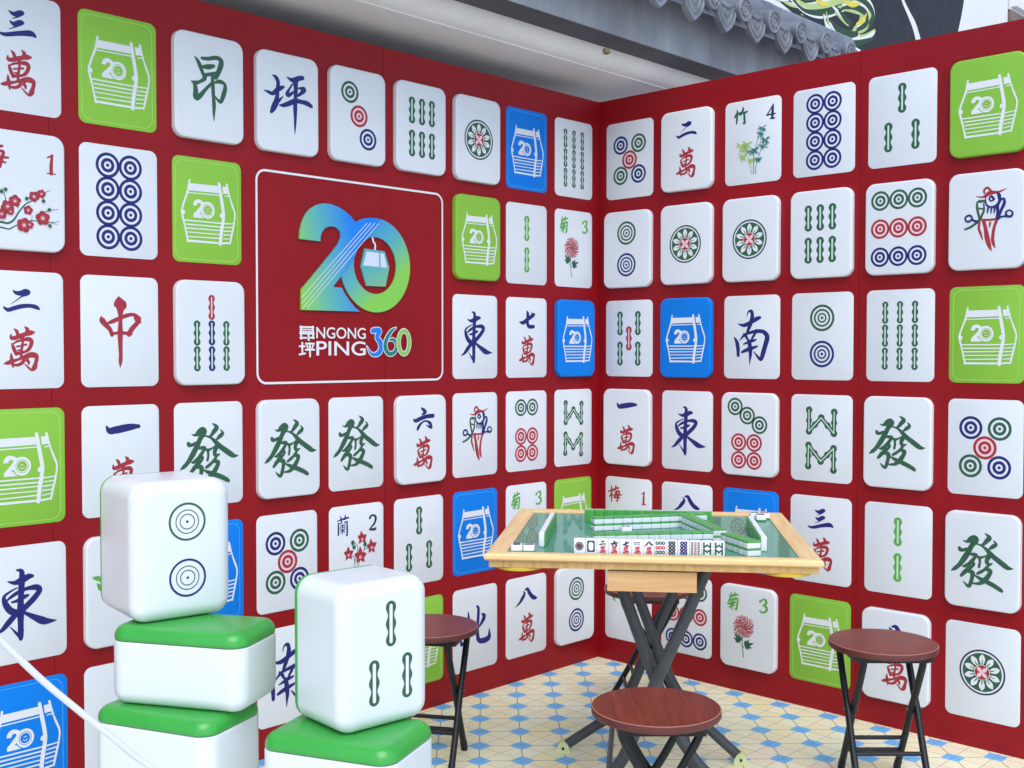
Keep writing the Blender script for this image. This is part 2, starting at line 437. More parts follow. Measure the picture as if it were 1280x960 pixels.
G = json.loads('''{"fa":[[-62,65,2,-50,61,7,-36,69,17,-25,76,17,-18,71,17,-25,60,16,-33,48,14,-43,27,15,-58,2,16,-75,-22,12,-89,-35,11,-102,-44,2],[-74,37,9,-71,32,12,-61,31,9,-50,36,8,-44,39,4],[-21,58,4,-5,55,5,9,48,7,23,36,12,39,21,14,59,7,15,78,-6,15,90,-12,11,106,-12,0.8],[11,96,2,21,89,8,27,81,13,18,71,13,9,60,9,0,53,6],[39,75,2,46,68,6,47,61,11,36,52,11,25,43,4,21,40,2],[-41,19,4,-30,20,9,-17,20,9,-21,11,9,-31,-3,11,-41,-14,11,-55,-23,9,-65,-23,2],[-31,-6,8,-24,-11,8,-29,-20,8,-41,-30,11,-55,-43,12,-67,-57,8],[-49,-40,7,-35,-39,12,-28,-45,14,-30,-60,11,-34,-76,11,-40,-90,9,-50,-85,7,-60,-74,1],[-6,11,8,-4,-3,7,-7,-20,7],[-17,17,5,-5,12,8,8,16,5,17,21,4],[26,21,15,20,9,12,19,-2,11,27,-7,9,37,-3,3],[-12,-43,7,-1,-36,9,10,-28,8,18,-20,9,27,-8,6],[17,-25,8,30,-28,12,29,-38,12,18,-56,14,7,-67,14,-6,-76,9,-27,-78,4],[-19,-51,4,-7,-57,9,10,-64,12,32,-72,13,54,-82,12,68,-91,10,69,-95,3]],"wan":[[-23,4,1,-16,-2,7,-13,-8,8,-12,-14,6],[-30,-11,2,-30,-22,8,-20,-22,10,-7,-17,11,10,-11,10,24,-7,12,34,-6,4],[6,10,1,14,3,9,13,-5,8,6,-15,6,-3,-25,4],[-29,-36,2,-25,-47,8,-21,-58,8,-17,-68,6],[-26,-39,3,-15,-32,5,-1,-28,6,15,-25,10,25,-29,10,25,-39,9,18,-53,8,8,-60,6,-2,-62,8],[-15,-46,4,-1,-43,4,11,-40,5],[-19,-62,8,-10,-65,7,3,-61,6],[2,-28,5,0,-44,6,-3,-61,6,-3,-78,6],[-15,-55,2,-8,-57,4,-4,-54,4],[-51,-93,2,-40,-91,9,-27,-86,9,-13,-82,6,4,-75,8,23,-69,13,37,-71,12,40,-79,9,37,-92,9,33,-104,12,26,-111,6,16,-104,4,6,-94,2],[-31,-64,2,-30,-78,8,-28,-91,8,-26,-105,2],[-21,-97,6,-10,-96,7,1,-89,8,4,-80,7],[8,-83,3,16,-87,7,17,-94,4],[15,-72,6,13,-83,6]],"er":[[-24,110,2,-16,103,8,-2,102,12,11,107,13,20,106,8,15,100,7,0,93,3,-16,81,2,-31,71,0.7],[-49,62,4,-38,55,9,-22,60,10,0,66,10,22,68,9,39,65,10,47,60,6]],"dong":[[-21,97,2,-6,92,11,-4,73,14,-6,46,15,-8,15,14,-9,-20,17,-9,-54,14,-9,-82,14,-9,-97,10],[-9,-96,7,-22,-79,6,-39,-58,1],[-44,68,2,-25,62,10,-6,66,16,14,74,14,25,74,8],[-18,47,3,-41,37,5,-54,26,8,-50,6,14,-37,-14,16,-18,-24,16],[-50,13,3,-31,26,8,-12,35,9,10,41,9,35,41,14,45,32,13,31,13,14,11,-5,14,-10,-22,14],[-33,9,4,-18,11,8,2,19,10,13,22,5],[-20,-24,13,-43,-47,14,-60,-64,9,-77,-73,2],[-2,-23,6,23,-39,12,48,-54,18,64,-60,15,93,-62,1]],"nan":[[-22,81,2,-16,98,5,-3,102,11,3,89,13,1,70,15,-5,50,13,-14,31,12,-23,13,6],[-62,53,2,-41,47,10,-20,50,14,6,63,14,25,72,14,38,76,9],[-79,0,3,-67,-18,13,-61,-45,14,-60,-72,11],[-53,-13,2,-35,6,9,-12,16,9,18,22,12,48,22,13,66,10,16,70,-6,18,61,-35,17,52,-64,17,43,-87,12,28,-76,8,10,-56,2],[-35,14,6,-23,1,10,-17,-10,7],[22,30,4,16,14,9,5,-2,8,-3,-17,6],[-36,-28,4,-15,-20,9,7,-14,9,22,-10,4],[-42,-59,8,-23,-51,12,4,-43,11,26,-36,6],[-10,-15,12,-6,-41,16,-4,-68,12,-6,-87,7,-7,-109,0.9]],"ang":[[-56,89,1,-44,78,9,-35,62,12,-26,42,10,-20,33,13],[-28,87,8,-7,89,10,21,97,11,38,93,13,39,79,16,30,55,14,19,38,16],[-27,61,7,-7,64,14,13,70,9],[-23,36,8,0,42,10,19,47,11],[-67,11,2,-53,7,11,-35,14,8,-20,25,11,-14,33,5],[-54,4,10,-51,-14,14,-50,-37,16,-36,-30,13,-18,-9,9,0,10,8,10,20,4],[8,39,9,9,11,11,11,-23,10,13,-53,11,12,-78,7,13,-102,0.8],[14,18,4,32,25,11,50,21,9,53,6,12,46,-17,13,37,-37,10,26,-33,7,15,-22,3]],"ping":[[-65,84,1,-50,78,12,-42,64,12,-44,42,12,-46,17,13,-50,-2,18,-61,-23,17,-69,-36,10],[-98,30,1,-79,26,9,-63,24,11,-43,40,14,-27,49,11,-20,52,7],[-50,-9,9,-34,9,7,-21,23,0.8],[-8,88,2,6,81,9,23,81,16,43,91,14,56,94,12],[26,79,18,28,52,14,26,18,12,25,-9,14,25,-43,10,24,-70,7,23,-98,1],[14,66,5,3,50,6,-7,32,11,-1,28,11,13,37,8,20,43,5],[36,57,3,49,58,9,61,56,16,51,44,11,36,32,7],[-37,-10,4,-21,-8,11,2,2,14,26,13,14,49,14,12,73,12,14,90,5,11,93,1,4]],"zhong":[[-5,104,2,-3,88,29,1,75,33,0,64,19,0,39,10,-1,-1,14,-1,-34,12,0,-67,10,-1,-88,10,-2,-107,0.9],[-60,43,3,-57,33,15,-46,19,13,-33,6,11,-27,-10,10],[-43,23,4,-26,29,10,-3,39,10,20,48,10,41,51,9,52,41,16,54,28,12,44,17,12,33,4,13,26,-9,11],[-30,-9,6,-15,-5,7,8,-4,8,32,-6,10],[57,38,17,64,27,3]],"bei":[[7,86,6,16,76,12,15,40,13,11,1,13,12,-32,16,20,-52,16,48,-57,20,74,-50,19,77,-31,10,75,-12,1],[32,53,2,48,41,16,39,22,14,20,2,6],[-39,69,4,-37,32,14,-39,-17,11],[-79,33,3,-57,29,10,-39,31,7],[-79,-29,3,-77,-49,12,-68,-50,12,-48,-35,6,-29,-18,2]],"liu":[[-9,116,5,3,108,12,12,100,10,-1,94,7,-9,90,2],[-50,78,2,-38,70,12,-11,78,13,18,84,13,49,85,13],[-28,38,9,-23,47,11,-11,59,7,7,67,5,22,65,7,35,56,12,40,42,10],[14,53,2,32,43,8]],"qi":[[-45,63,5,-25,61,14,5,77,14,35,93,14,42,97,7,20,102,2],[-4,108,4,2,98,14,1,72,13,2,53,14,15,45,14,38,46,12]],"ba":[[-36,103,3,-29,92,11,-43,74,14,-58,59,9,-84,44,2],[-25,108,5,-11,109,12,0,93,15,16,75,16,34,66,14,49,64,2]],"yi":[[-52,105,2,-41,89,16,-16,92,18,22,99,14,51,98,10],[53,97,5,22,90,6,-19,80,1]],"san":[[-27,111,2,-13,104,10,5,111,12,12,111,7,-2,99,4,-18,91,1],[-25,84,2,-13,77,10,5,84,13,12,84,6,-4,73,4,-27,60,1],[-54,46,4,-36,44,9,1,54,11,33,60,14,46,54,6]],"zhu":[[-72,131,3,-70,121,6,-78,109,7,-82,103,4],[-74,114,4,-61,117,6,-53,120,3],[-72,110,6,-72,94,6,-74,78,4],[-45,137,4,-45,126,7,-53,114,7,-61,107,2],[-47,115,3,-34,117,6,-25,120,4],[-39,114,6,-38,93,7,-37,75,6,-46,78,2]],"mei":[[-85,115,4,-82,85,6,-84,49,4],[-102,89,3,-87,95,6,-72,102,4],[-82,87,5,-92,71,5,-97,66,2],[-60,117,5,-62,105,6,-72,94,3],[-67,104,3,-52,108,6,-44,110,4],[-60,93,5,-64,75,6,-69,65,5,-49,68,5,-36,66,3],[-60,93,4,-42,95,6,-47,73,6,-52,52,5,-59,54,2],[-76,76,3,-52,79,5,-29,80,4],[-54,88,5,-54,74,4]],"ju":[[-81,117,4,-62,122,6,-41,127,4],[-73,131,3,-73,111,6],[-56,135,3,-56,124,6,-64,114,2],[-77,112,4,-83,98,5,-90,84,2],[-79,100,3,-58,107,6,-43,110,6,-45,89,6,-49,67,6,-58,69,2],[-88,82,3,-71,89,6,-53,94,5],[-69,102,3,-68,86,6,-70,63,3],[-69,87,4,-77,75,5,-83,68,2],[-66,88,3,-58,81,5],[-77,97,3,-74,92,4],[-59,101,4,-63,94,3]],"lan":[[-85,113,3,-61,118,6,-37,121,5],[-72,127,4,-67,110,4],[-51,130,4,-53,116,5],[-82,105,4,-81,84,6,-82,63,5],[-82,102,2,-67,106,4],[-44,108,4,-43,82,6,-44,59,5,-49,62,2],[-56,105,3,-42,107,4],[-63,100,3,-64,66,3],[-75,95,2,-51,97,3],[-73,90,2,-53,90,2],[-73,80,2,-53,81,3],[-73,90,2,-73,80,2],[-53,90,3,-53,80,2],[-66,77,2,-75,68,2],[-62,77,3,-52,70,2]],"n1":[[73,108,4,70,80,6,70,56,6],[59,100,2,72,106,4],[59,56,2,82,56,2]],"n2":[[59,109,6,64,116,5,75,118,4,84,112,6,86,103,6,79,87,5,67,77,4,59,68,4],[58,68,4,82,67,6,87,75,1]],"n3":[[58,114,6,73,125,3,83,122,7,85,111,6,71,100,3],[73,100,3,85,97,6,88,87,7,79,76,5,65,73,4,59,78,5]],"n4":[[90,131,3,87,106,7,86,78,6],[89,129,3,64,94,3],[62,93,4,99,94,3],[77,78,3,97,77,3]],"birdR":[[-31,82,2,-14,78,4,-1,80,8,10,88,12,25,90,10,40,90,6,55,94,4,69,100,1],[-4,90,5,-5,100,6,5,108,6,14,100,6,19,94,6],[-9,2,6,17,0,6,41,2,6],[-19,-4,6,-21,-26,7,-14,-46,6,-8,-66,2],[-6,-2,10,1,-26,10,7,-60,14,15,-88,10,22,-104,1],[16,-10,6,14,-24,3],[38,-2,8,29,-28,8,25,-62,9,28,-80,8,33,-94,2]],"birdG":[[-17,64,9,-5,64,6,1,56,3],[-20,66,7,-28,58,6,-26,34,7,-19,6,6],[-6,56,4,-5,34,6,-13,14,7,-18,2,8],[-24,42,4,-8,38,5],[-19,2,10,-31,-8,7,-50,-20,7,-68,-26,5]],"birdB":[[1,86,2,0,68,3,4,50,5,20,42,5,37,46,9,46,60,8,44,80,10,37,88,3],[28,68,6,19,78,6,12,70,4,19,62,4,28,68,6],[10,42,6,6,24,3],[20,40,5,18,22,3],[30,40,6,29,22,3],[39,44,10,41,24,9,42,6,14],[49,64,8,61,66,5,61,50,9,52,30,8,44,10,8],[44,6,6,62,8,5,82,6,7,89,16,5,81,26,4,70,24,5,67,14,6,76,6,5],[-28,-2,6,-42,4,6,-46,16,5,-55,20,6,-66,14,5,-64,2,5,-53,0,6,-43,8,4]],"gond":[[-63,91,6,-69,58,7,-80,28,6,-89,1,6,-89,-16,7,-79,-57,5,-70,-99,6],[41,91,9,47,55,11,56,1,11,55,-24,11,48,-64,12,44,-100,11],[69,91,7,79,54,4,89,26,6,98,-1,5,94,-35,5,87,-64,6,80,-96,5],[-68,52,3,45,54,3],[61,53,2,80,55,4],[-82,-34,4,48,-34,4],[-75,-46,4,46,-46,4],[-74,-58,4,47,-57,3],[-71,-70,3,45,-70,3],[-70,-84,3,45,-82,4],[-71,-97,7,42,-97,6],[60,-34,4,92,-32,3],[60,-46,3,90,-44,4],[58,-58,4,88,-56,3],[57,-70,4,86,-68,3],[56,-83,3,84,-80,3],[52,-97,6,80,-94,5],[-88,-10,13,-87,-10,16],[51,-10,17,53,-11,11]],"gpanel":[[-64,82,2,38,83,1,40,61,1,-69,59,1],[53,83,2,73,84,1,80,62,2,56,60,1]],"g20dot":[[-11,5,4,3,5,6]],"_trim":[[1]]}''')
def glyph(pr, name, m, scale=1, dx=0, dy=0, wk=1):
    for st in G[name]:
        pts = [(st[i]*.001*scale+dx, st[i+1]*.001*scale+dy, st[i+2]*.00116*scale*wk+.0005*scale) for i in range(0, len(st), 3)]
        pr.stroke(pts, m)

# ------------------------------------------------------------------ the setting
def sheet(name, x0, x1, y0, y1, z, m):
    mb = MB(); mb.face([(x0, y0, z), (x1, y0, z), (x1, y1, z), (x0, y1, z)], m)
    return mb.build(name)
tag(sheet('ground', -120, 120, -120, 120, -.02, 'ground'), kind='structure')
fl = MB(); fl.box(-4.6, 0, -3.6, 0, -.016, 0, 'floor')
tag(fl.build('floor'), kind='structure')

H = 2.44
LS, LP, LW, RS, RP, RW, V0, PV, TH = .0505, .2942, .24345, .04184, .30262, .25095, 2.33433, .38164, .32639
LEFT_ROT = (R(90), 0, 0)
RIGHT_ROT = (R(90), 0, R(-90))
def backdrop(name, label, length, rot):
    e = empty(name, (0, 0, 0), rot)
    tag(e, label, 'wall', 'mahjong backdrop walls', 'thing')
    s = -1 if rot is LEFT_ROT else 1
    a, b = sorted((0, s*length))
    mb = MB(); edges = [0]
    while edges[-1] < length-.01: edges.append(min(length, edges[-1]+1.22))
    for i0, i1 in zip(edges, edges[1:]):
        a_, b_ = sorted((s*(i0+.0006*(i0 > 0)), s*(i1-.0006*(i1 < length)))); mb.box(a_, b_, .0, H, -.018, 0, 'red')
    mb.build('painted_face', e)
    mb = MB()
    for q in range(int(length/.6)+1):
        u = s*min(length-.03, .03+q*.6)
        mb.box(u-.02, u+.02, 0, H-.01, -.075, -.018, 'board_back')
    for v in (.04, 1.2, H-.06): mb.box(a+.005, b-.005, v-.02, v+.02, -.0195-.036, -.0185, 'board_back')
    mb.build('timber_frame', e)
    return e
backdrop('backdrop_wall', 'long crimson backdrop wall on the left carrying the framed 20 emblem and rows of tiles', 3.05, LEFT_ROT)
backdrop('backdrop_wall', 'crimson backdrop wall on the right behind the table, tiles only and no framed emblem', 2.25, RIGHT_ROT)

# ---- grey eave of the old building behind
ev = empty('tiled_eave', (0.031, -0.3896, 2.5770)); ev.scale = (.80, .80, .80)  # whole eave scaled down about the camera position; location carries the matching shift
tag(ev, 'grey plastered eave with ornate round and pointed roof tiles above the red wall', 'roof', None, 'thing')
X0, X1 = -9.0, 2.95
def evbox(name, m, *b):
    mb = MB(); mb.box(*b, m)
    return mb.build(name, ev, (-1.0, -.3, -2.885))
evbox('fascia_beam', 'fascia', X0, X1+.15, .30, .468, 2.888, 3.17)
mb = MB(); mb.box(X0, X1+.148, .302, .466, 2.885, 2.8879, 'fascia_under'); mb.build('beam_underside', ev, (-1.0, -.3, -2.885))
mb = MB()
prof = [(.4695, 2.95), (.4695, 2.878), (.474, 2.862), (.482, 2.846), (.494, 2.831), (.510, 2.819), (.530, 2.811), (.552, 2.806), (.560, 2.806), (.560, 2.800), (.568, 2.800), (.568, 2.96)]
mb.grid([[(x, y, z) for y, z in prof] for x in (X0, X1)], 'soffit', closed=False, smooth=False)
mb.build('cornice', ev, (-1.0, -.3, -2.885))
evbox('soffit', 'soffit', X0, X1, .570, 1.398, 2.806, 2.99)
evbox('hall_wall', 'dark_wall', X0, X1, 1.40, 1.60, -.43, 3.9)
mb = MB()
mb.lathe([(.004, -.010), (.012, -.012), (.018, -.008), (.019, .0), (.019, .012), (.004, .012)], 'fitting', 20, (0.495, 0.362, 2.822))
mb.lathe([(.001, -.0135), (.007, -.013), (.009, -.0105)], 'black_metal', 16, (0.495, 0.362, 2.822))
mb.build('spotlight_fitting', ev, (-1.0, -.3, -2.885))
# sloping roof bed, cover rolls, ridge roll
mb = MB()
mb.grid([[(x, y, z) for y, z in ((.16, 3.085), (.16, 3.115), (.58, 3.33), (.58, 3.29))] for x in (X0, X1+.15)], 'roof_tile', smooth=False, cap0=True, cap1=True)
mb.build('roof_bed', ev, (-1.0, -.3, -2.885))
mb = MB()
mb.tube([(X0, .47, 3.345), (X1+.15, .47, 3.345)], .098, 'roof_tile', 28)
for x in (-.3, .85, 2.0):
    mb.tube([(x, .47, 3.345), (x+.02, .47, 3.345)], .1005, 'roof_tile', 28)
mb.build('ridge_roll', ev, (-1.0, -.3, -2.885))
mb = MB(); mb.box(X0, X1+.14, .40, .54, 3.13, 3.26, 'fascia'); mb.build('ridge_base', ev, (-1.0, -.3, -2.885))
def eave_round(x):
    mb = MB()
    mb.tube([(x, .135, 3.168), (x, .40, 3.240)], .053, 'roof_tile', 20)
    d = Vector((0, .995, .1)); c = Vector((x, .128, 3.166)); n1 = Vector((1, 0, 0)); n2 = d.cross(n1)
    rings = []
    for r, o in ((.062, .02), (.062, -.006), (.058, -.011), (.050, -.011), (.047, -.006), (.034, -.006), (.032, -.012), (.024, -.012), (.020, -.007), (.006, -.013)):
        rings.append([c+d*o+(n1*math.cos(q*math.pi/14)+n2*math.sin(q*math.pi/14))*r for q in range(28)])
    mb.grid(rings, 'roof_tile', cap0=True, cap1=True)
    for k in range(8):
        a = k*math.pi/4; p = c+(n1*math.cos(a)+n2*math.sin(a))*.040-d*.006
        mb.tube([p, p-d*.006], [.0055, .0025], 'roof_tile', 8)
    return mb.build('round_eave_tile', ev, (-1.0, -.3, -2.885))
def eave_drip(x):
    """pointed drip tile: a thick curved leaf with a raised rim and scrolls"""
    mb = MB()
    out = []
    for k in range(25):
        t = k/24
        if t <= .5:
            s_ = t*2; px = -.098+.0*s_; 
            px = -.098*(1-s_**2.6); py = -.17*s_**.85
        else:
            s_ = (1-t)*2; px = .098*(1-s_**2.6); py = -.17*s_**.85
        out.append((px, py))
    top = [(.098-.196*k/8, .035*math.sin(math.pi*k/8)*-1+.0) for k in range(1, 8)]
    outl = out+top
    cx, cy = 0, -.06
    def ring(f, yy): return [(x+cx+(px-cx)*f, .150-yy, 3.19+cy+(py-cy)*f) for px, py in outl]
    mb.grid([ring(1, -.028), ring(1, .0), ring(.95, .006), ring(.86, .006), ring(.82, 0), ring(.70, 0), ring(.66, .005), ring(.52, .005), ring(.48, 0), ring(.3, .001), ring(.24, .007), ring(.1, .008)], 'roof_tile', cap0=True, cap1=True)
    # the trough behind it
    arc = [(-.10+.2*k/8, .035*math.sin(math.pi*k/8)) for k in range(9)]
    mb.grid([[(x+u, y, 3.185+z-v) for u, v in arc]+[(x+u, y, 3.197+z-v) for u, v in reversed(arc)] for y, z in ((.165, 0), (.40, .12))], 'roof_tile', cap0=True, cap1=True)
    o = mb.build('pointed_drip_tile', ev, (-1.0, -.3, -2.885))
    return o
for k in range(-1, 9):
    eave_drip(.64+.293*k); eave_round(.64+.293*k+.138)

# ---- mural wall far behind
MY = 3.0
mw = empty('mural_wall', (9, MY, 0))
tag(mw, 'white wall with a black and lime green painted mural rising behind the grey roof', 'wall', None, 'thing')
mb = MB(); mb.box(3.2, 12.9, MY, MY+.25, -.02, 8.2, 'mural_white'); mb.build('rendered_wall', mw, (-9, -MY, 0))
def on_mural(x, y):
    v = f_*1407.62+r2*(x-640)-u2*(y-480); t = (MY-CAM.y)/v.y
    p = CAM+v*t
    return (p.x, p.z)
def mural_poly(pr, pts, m): pr.poly([on_mural(*p) for p in pts], m)
pr = Print(0)
mural_poly(pr, [(880, -60), (1212, -60), (1207, -20), (1204, 5), (1201, 22), (1196, 45), (1190, 130), (880, 130)], 'mural_black')
def mst(pts, m, wk=1.0):
    pr.stroke([(*on_mural(x, y), wd*.012*wk) for x, y, wd in pts], m)
mst([(1122, -20, 4), (1128, 0, 5), (1136, 18, 7), (1143, 34, 10), (1150, 60, 12)], 'mural_white')
rm = random.Random(11)
SW = [[(925, -14), (950, -2), (968, 6), (984, 16), (996, 30)], [(968, -10), (990, 2), (1012, 4), (1034, 0), (1050, -6)], [(985, -6), (1002, 10), (1024, 15), (1048, 8), (1064, 0)],
      [(1040, 0), (1062, -2), (1080, 6), (1089, 20), (1084, 34), (1068, 43)], [(1050, 8), (1066, 8), (1078, 16), (1079, 28), (1070, 36)], [(1030, 20), (1034, 34), (1044, 45), (1060, 51), (1078, 50), (1092, 42)],
      [(1036, 26), (1044, 38), (1058, 43), (1070, 42)], [(944, -16), (975, -4), (1000, -12)], [(1044, 12), (1052, 22), (1058, 28)], [(1000, 22), (1012, 34), (1022, 44), (1026, 60)], [(1050, 50), (1058, 60), (1072, 66)]]
for P_w in SW:
    for q_ in range(4):
        ox_, oy_ = rm.uniform(-4.5, 4.5), rm.uniform(-4.5, 4.5)
        n_ = len(P_w)
        mst([(x+ox_+rm.uniform(-1.5, 1.5), y+oy_+rm.uniform(-1.5, 1.5), (1.2+rm.uniform(3, 7)*math.sin(math.pi*(i+.25)/n_))) for i, (x, y) in enumerate(P_w)], ('mural_lime', 'mural_lime', 'mural_white', 'mural_green')[q_])
for P_w in ([(1054, 2), (1064, 6), (1074, 5)], [(1020, 1), (1028, 5), (1034, 4)], [(1070, 30), (1078, 26), (1082, 18)]):
    mst([(x, y, w_) for (x, y), w_ in zip(P_w, (2, 5, 2))], 'mural_yellow')
o = pr.mb.build('painted_mural', mw, (-9, -MY, 0))
for v_ in o.data.vertices: v_.co = Vector((v_.co.x, MY-.004-v_.co.z*1.5, v_.co.y))
# building to the right of the mural: brown stone sill under a white window frame
nb = empty('neighbour_building', (13.5, MY, 0))
tag(nb, 'brown stone building with white window panel at the right end of mural', 'building', None, 'thing')
mb = MB(); mb.box(12.93, 18, MY-.05, MY+2, -.02, 6.28, 'brick_brown'); mb.build('stone_wall', nb, (-13.5, -MY, 0))
mb = MB(); mb.box(12.93, 18, MY-.02, MY+2, 6.30, 8.4, 'mural_white')
mb.box(12.97, 18, MY-.10, MY-.022, 6.34, 6.46, 'mural_white'); mb.build('window_panel', nb, (-13.5, -MY, 0))

# ------------------------------------------------------------------ marks painted on mahjong tiles
def mark_circles(root, z, specs, k=1):
    """specs: (x, y, radius, colour) -- double ring with a dot"""
    for x, y, r, c in specs:
        pr = Print(z); r *= k; x *= k; y *= k
        if c == 'ink_red': pr.disc(x, y, r*.78, 'ink_pink')
        pr.ring(x, y, r*.77, r*1.01, c); pr.ring(x, y, r*.31, r*.57, c); pr.disc(x, y, r*.135, c, 16)
        pr.build('circle_mark', root)
def mark_big_circles(root, z, specs, thin=False):
    for x, y, r, c in specs:
        pr = Print(z)
        if thin:
            pr.ring(x, y, r*.89, r, c, 48); pr.ring(x, y, r*.59, r*.635, 'tiny_navy', 40); pr.ring(x, y, r*.365, r*.41, 'tiny_navy', 32); pr.disc(x, y, r*.07, 'tiny_navy', 16)
        else:
            pr.ring(x, y, r*.82, r, c); pr.ring(x, y, r*.53, r*.67, c); pr.ring(x, y, r*.25, r*.37, c); pr.disc(x, y, r*.11, c, 16)
        pr.build('circle_mark', root)
def stick(pr, x, y, l, wd, c, slit=.2, bright='ink_palegreen'):
    wd *= 1.08
    h = l/2-wd/2
    pts = []
    n = 40
    for k in range(n+1):
        t = -1+2*k/n
        pts.append((x, y+h*t, wd*(.80+.20*math.cos(2*math.pi*t))))
    pr.stroke(pts, c, smooth=False)
    pr.up(.00005)
    if slit: pr.stroke([(x, y-h-.1*wd, wd*slit), (x, y+h+.1*wd, wd*slit)], bright, smooth=False)
def mark_sticks(root, z, specs, l, wd=.029):
    for x, y, c in specs:
        pr = Print(z); stick(pr, x, y, l, wd, c, bright='ink_pink' if c == 'ink_red' else 'ink_palegreen'); pr.build('bamboo_mark', root)
def beaded(pr, pts, r, c):
    seg = []
    for a, b in zip(pts, pts[1:]):
        pr.stroke([(*a, r*1.25), (*b, r*1.25)], c, smooth=False)
        pr.disc(*a, r, c, 20); pr.disc((a[0]+b[0])/2, (a[1]+b[1])/2, r*.93, c, 20)
    pr.disc(*pts[-1], r, c, 20)
    q = [pts[0]]
    pr.up(.00005)
    for a, b in zip(pts, pts[1:]): pr.stroke([(*a, r*.30), (*b, r*.30)], 'ink_palegreen', smooth=False)
def mark_eight_sticks(root, z):
    s = .25/733; cx, cy = 440, 445
    for P in ([(292, 145), (292, 375), (440, 225), (592, 385), (595, 160)], [(285, 750), (288, 525), (437, 690), (590, 545), (590, 775)]):
        pr = Print(z); beaded(pr, [((x-cx)*s, -(y-cy)*s*1.03) for x, y in P], .0135, 'ink_green'); pr.build('bamboo_mark', root)
def mark_flower_circle(root, z, r=.077, m_out='navy', detail=True):
    pr = Print(z)
    pr.ring(0, 0, r*.925, r, 'tiny_navy', 56); pr.disc(0, 0, r*.85, 'ink_green', 48)
    for k in range(10):
        a = 2*math.pi*(k+.5)/10
        P = [(r*q*math.cos(a), r*q*math.sin(a), wd*r) for q, wd in ((.36, .10), (.46, .20), (.58, .26), (.70, .2), (.80, .02))]
        pr.stroke(P, 'ink_white')
        pr.stroke([(r*.36*math.cos(a), r*.36*math.sin(a), .05*r), (r*.56*math.cos(a), r*.56*math.sin(a), .035*r)], 'ink_green', smooth=False)
    pr.up(.0001); pr.disc(0, 0, r*.345, 'ink_palegreen', 32); pr.disc(0, 0, r*.32, 'ink_red', 32)
    for k in range(4):
        a = R(45+90*k)
        pr.stroke([(r*q*math.cos(a), r*q*math.sin(a), wd*r) for q, wd in ((.03, .05), (.1, .14), (.18, .17), (.27, .08))], 'ink_pink')
    pr.build('flower_circle_mark', root)
def mark_glyph(root, z, name, m, label='character_mark', **k):
    pr = Print(z); glyph(pr, name, m, **k); pr.build(label, root)
def mark_wan(root, z, num):
    mark_glyph(root, z, num, 'navy', dx={'ba': .017}.get(num, .004)); mark_glyph(root, z, 'wan', 'ink_red', dx=.004)
def mark_bird(root, z):
    pr = Print(z)
    glyph(pr, 'birdG', 'ink_green'); glyph(pr, 'birdR', 'ink_red'); glyph(pr, 'birdB', 'navy')
    pr.build('bird_mark', root)
def leaf(pr, x, y, a, l, wd, m):
    a = R(a)
    pr.stroke([(x+l*t*math.cos(a), y+l*t*math.sin(a), wd*q) for t, q in ((0, .12), (.3, .8), (.55, .85), (.8, .4), (1, .02))], m, k=3)
def blossom(pr, x, y, r, rnd):
    a0 = rnd.random()*360
    for k in range(5):
        a = R(a0+72*k); pr.disc(x+r*.55*math.cos(a), y+r*.55*math.sin(a), r*.47, 'ink_red', 12)
    for k in range(6):
        a = R(a0+60*k); pr.stroke([(x, y, r*.1), (x+r*.4*math.cos(a), y+r*.4*math.sin(a), r*.05)], 'ink_pink', smooth=False)
    pr.disc(x, y, r*.14, 'ink_pink', 8)
def mark_plum(root, z):
    rnd = random.Random(3); pr = Print(z)
    c = lambda x, y: ((x-178)*.000338, -(y-480)*.000313)
    def br(P): pr.stroke([(*c(x, y), wd*.00032) for x, y, wd in P], 'ink_green')
    br([(-60, 815, 22), (0, 770, 20), (60, 775, 18), (110, 740, 16), (150, 670, 14), (200, 600, 12), (250, 565, 10), (300, 530, 8), (360, 480, 7), (410, 450, 4)])
    br([(-60, 830, 14), (0, 815, 14), (70, 825, 12), (110, 800, 10), (190, 760, 10), (260, 735, 9), (330, 735, 7), (420, 735, 6), (490, 720, 3)])
    br([(50, 600, 9), (40, 540, 7), (15, 470, 4)]); br([(350, 660, 8), (400, 630, 7), (480, 612, 3)]); br([(255, 735, 6), (258, 690, 3)]); br([(410, 740, 5), (470, 748, 3)]); br([(145, 640, 8), (140, 600, 6)])
    for x, y, r in ((120, 575, 52), (60, 630, 56), (275, 520, 46), (335, 490, 38), (225, 645, 40), (345, 705, 62), (190, 780, 62), (235, 772, 36), (10, 700, 44), (80, 672, 30)):
        blossom(pr, *c(x, y), r*.00033, rnd)
    for x, y in ((212, 545), (350, 552), (398, 625), (402, 768), (42, 484), (8, 505), (-30, 560)): pr.disc(*c(x, y), .0052, 'ink_green', 10)
    pr.build('plum_blossom_mark', root)
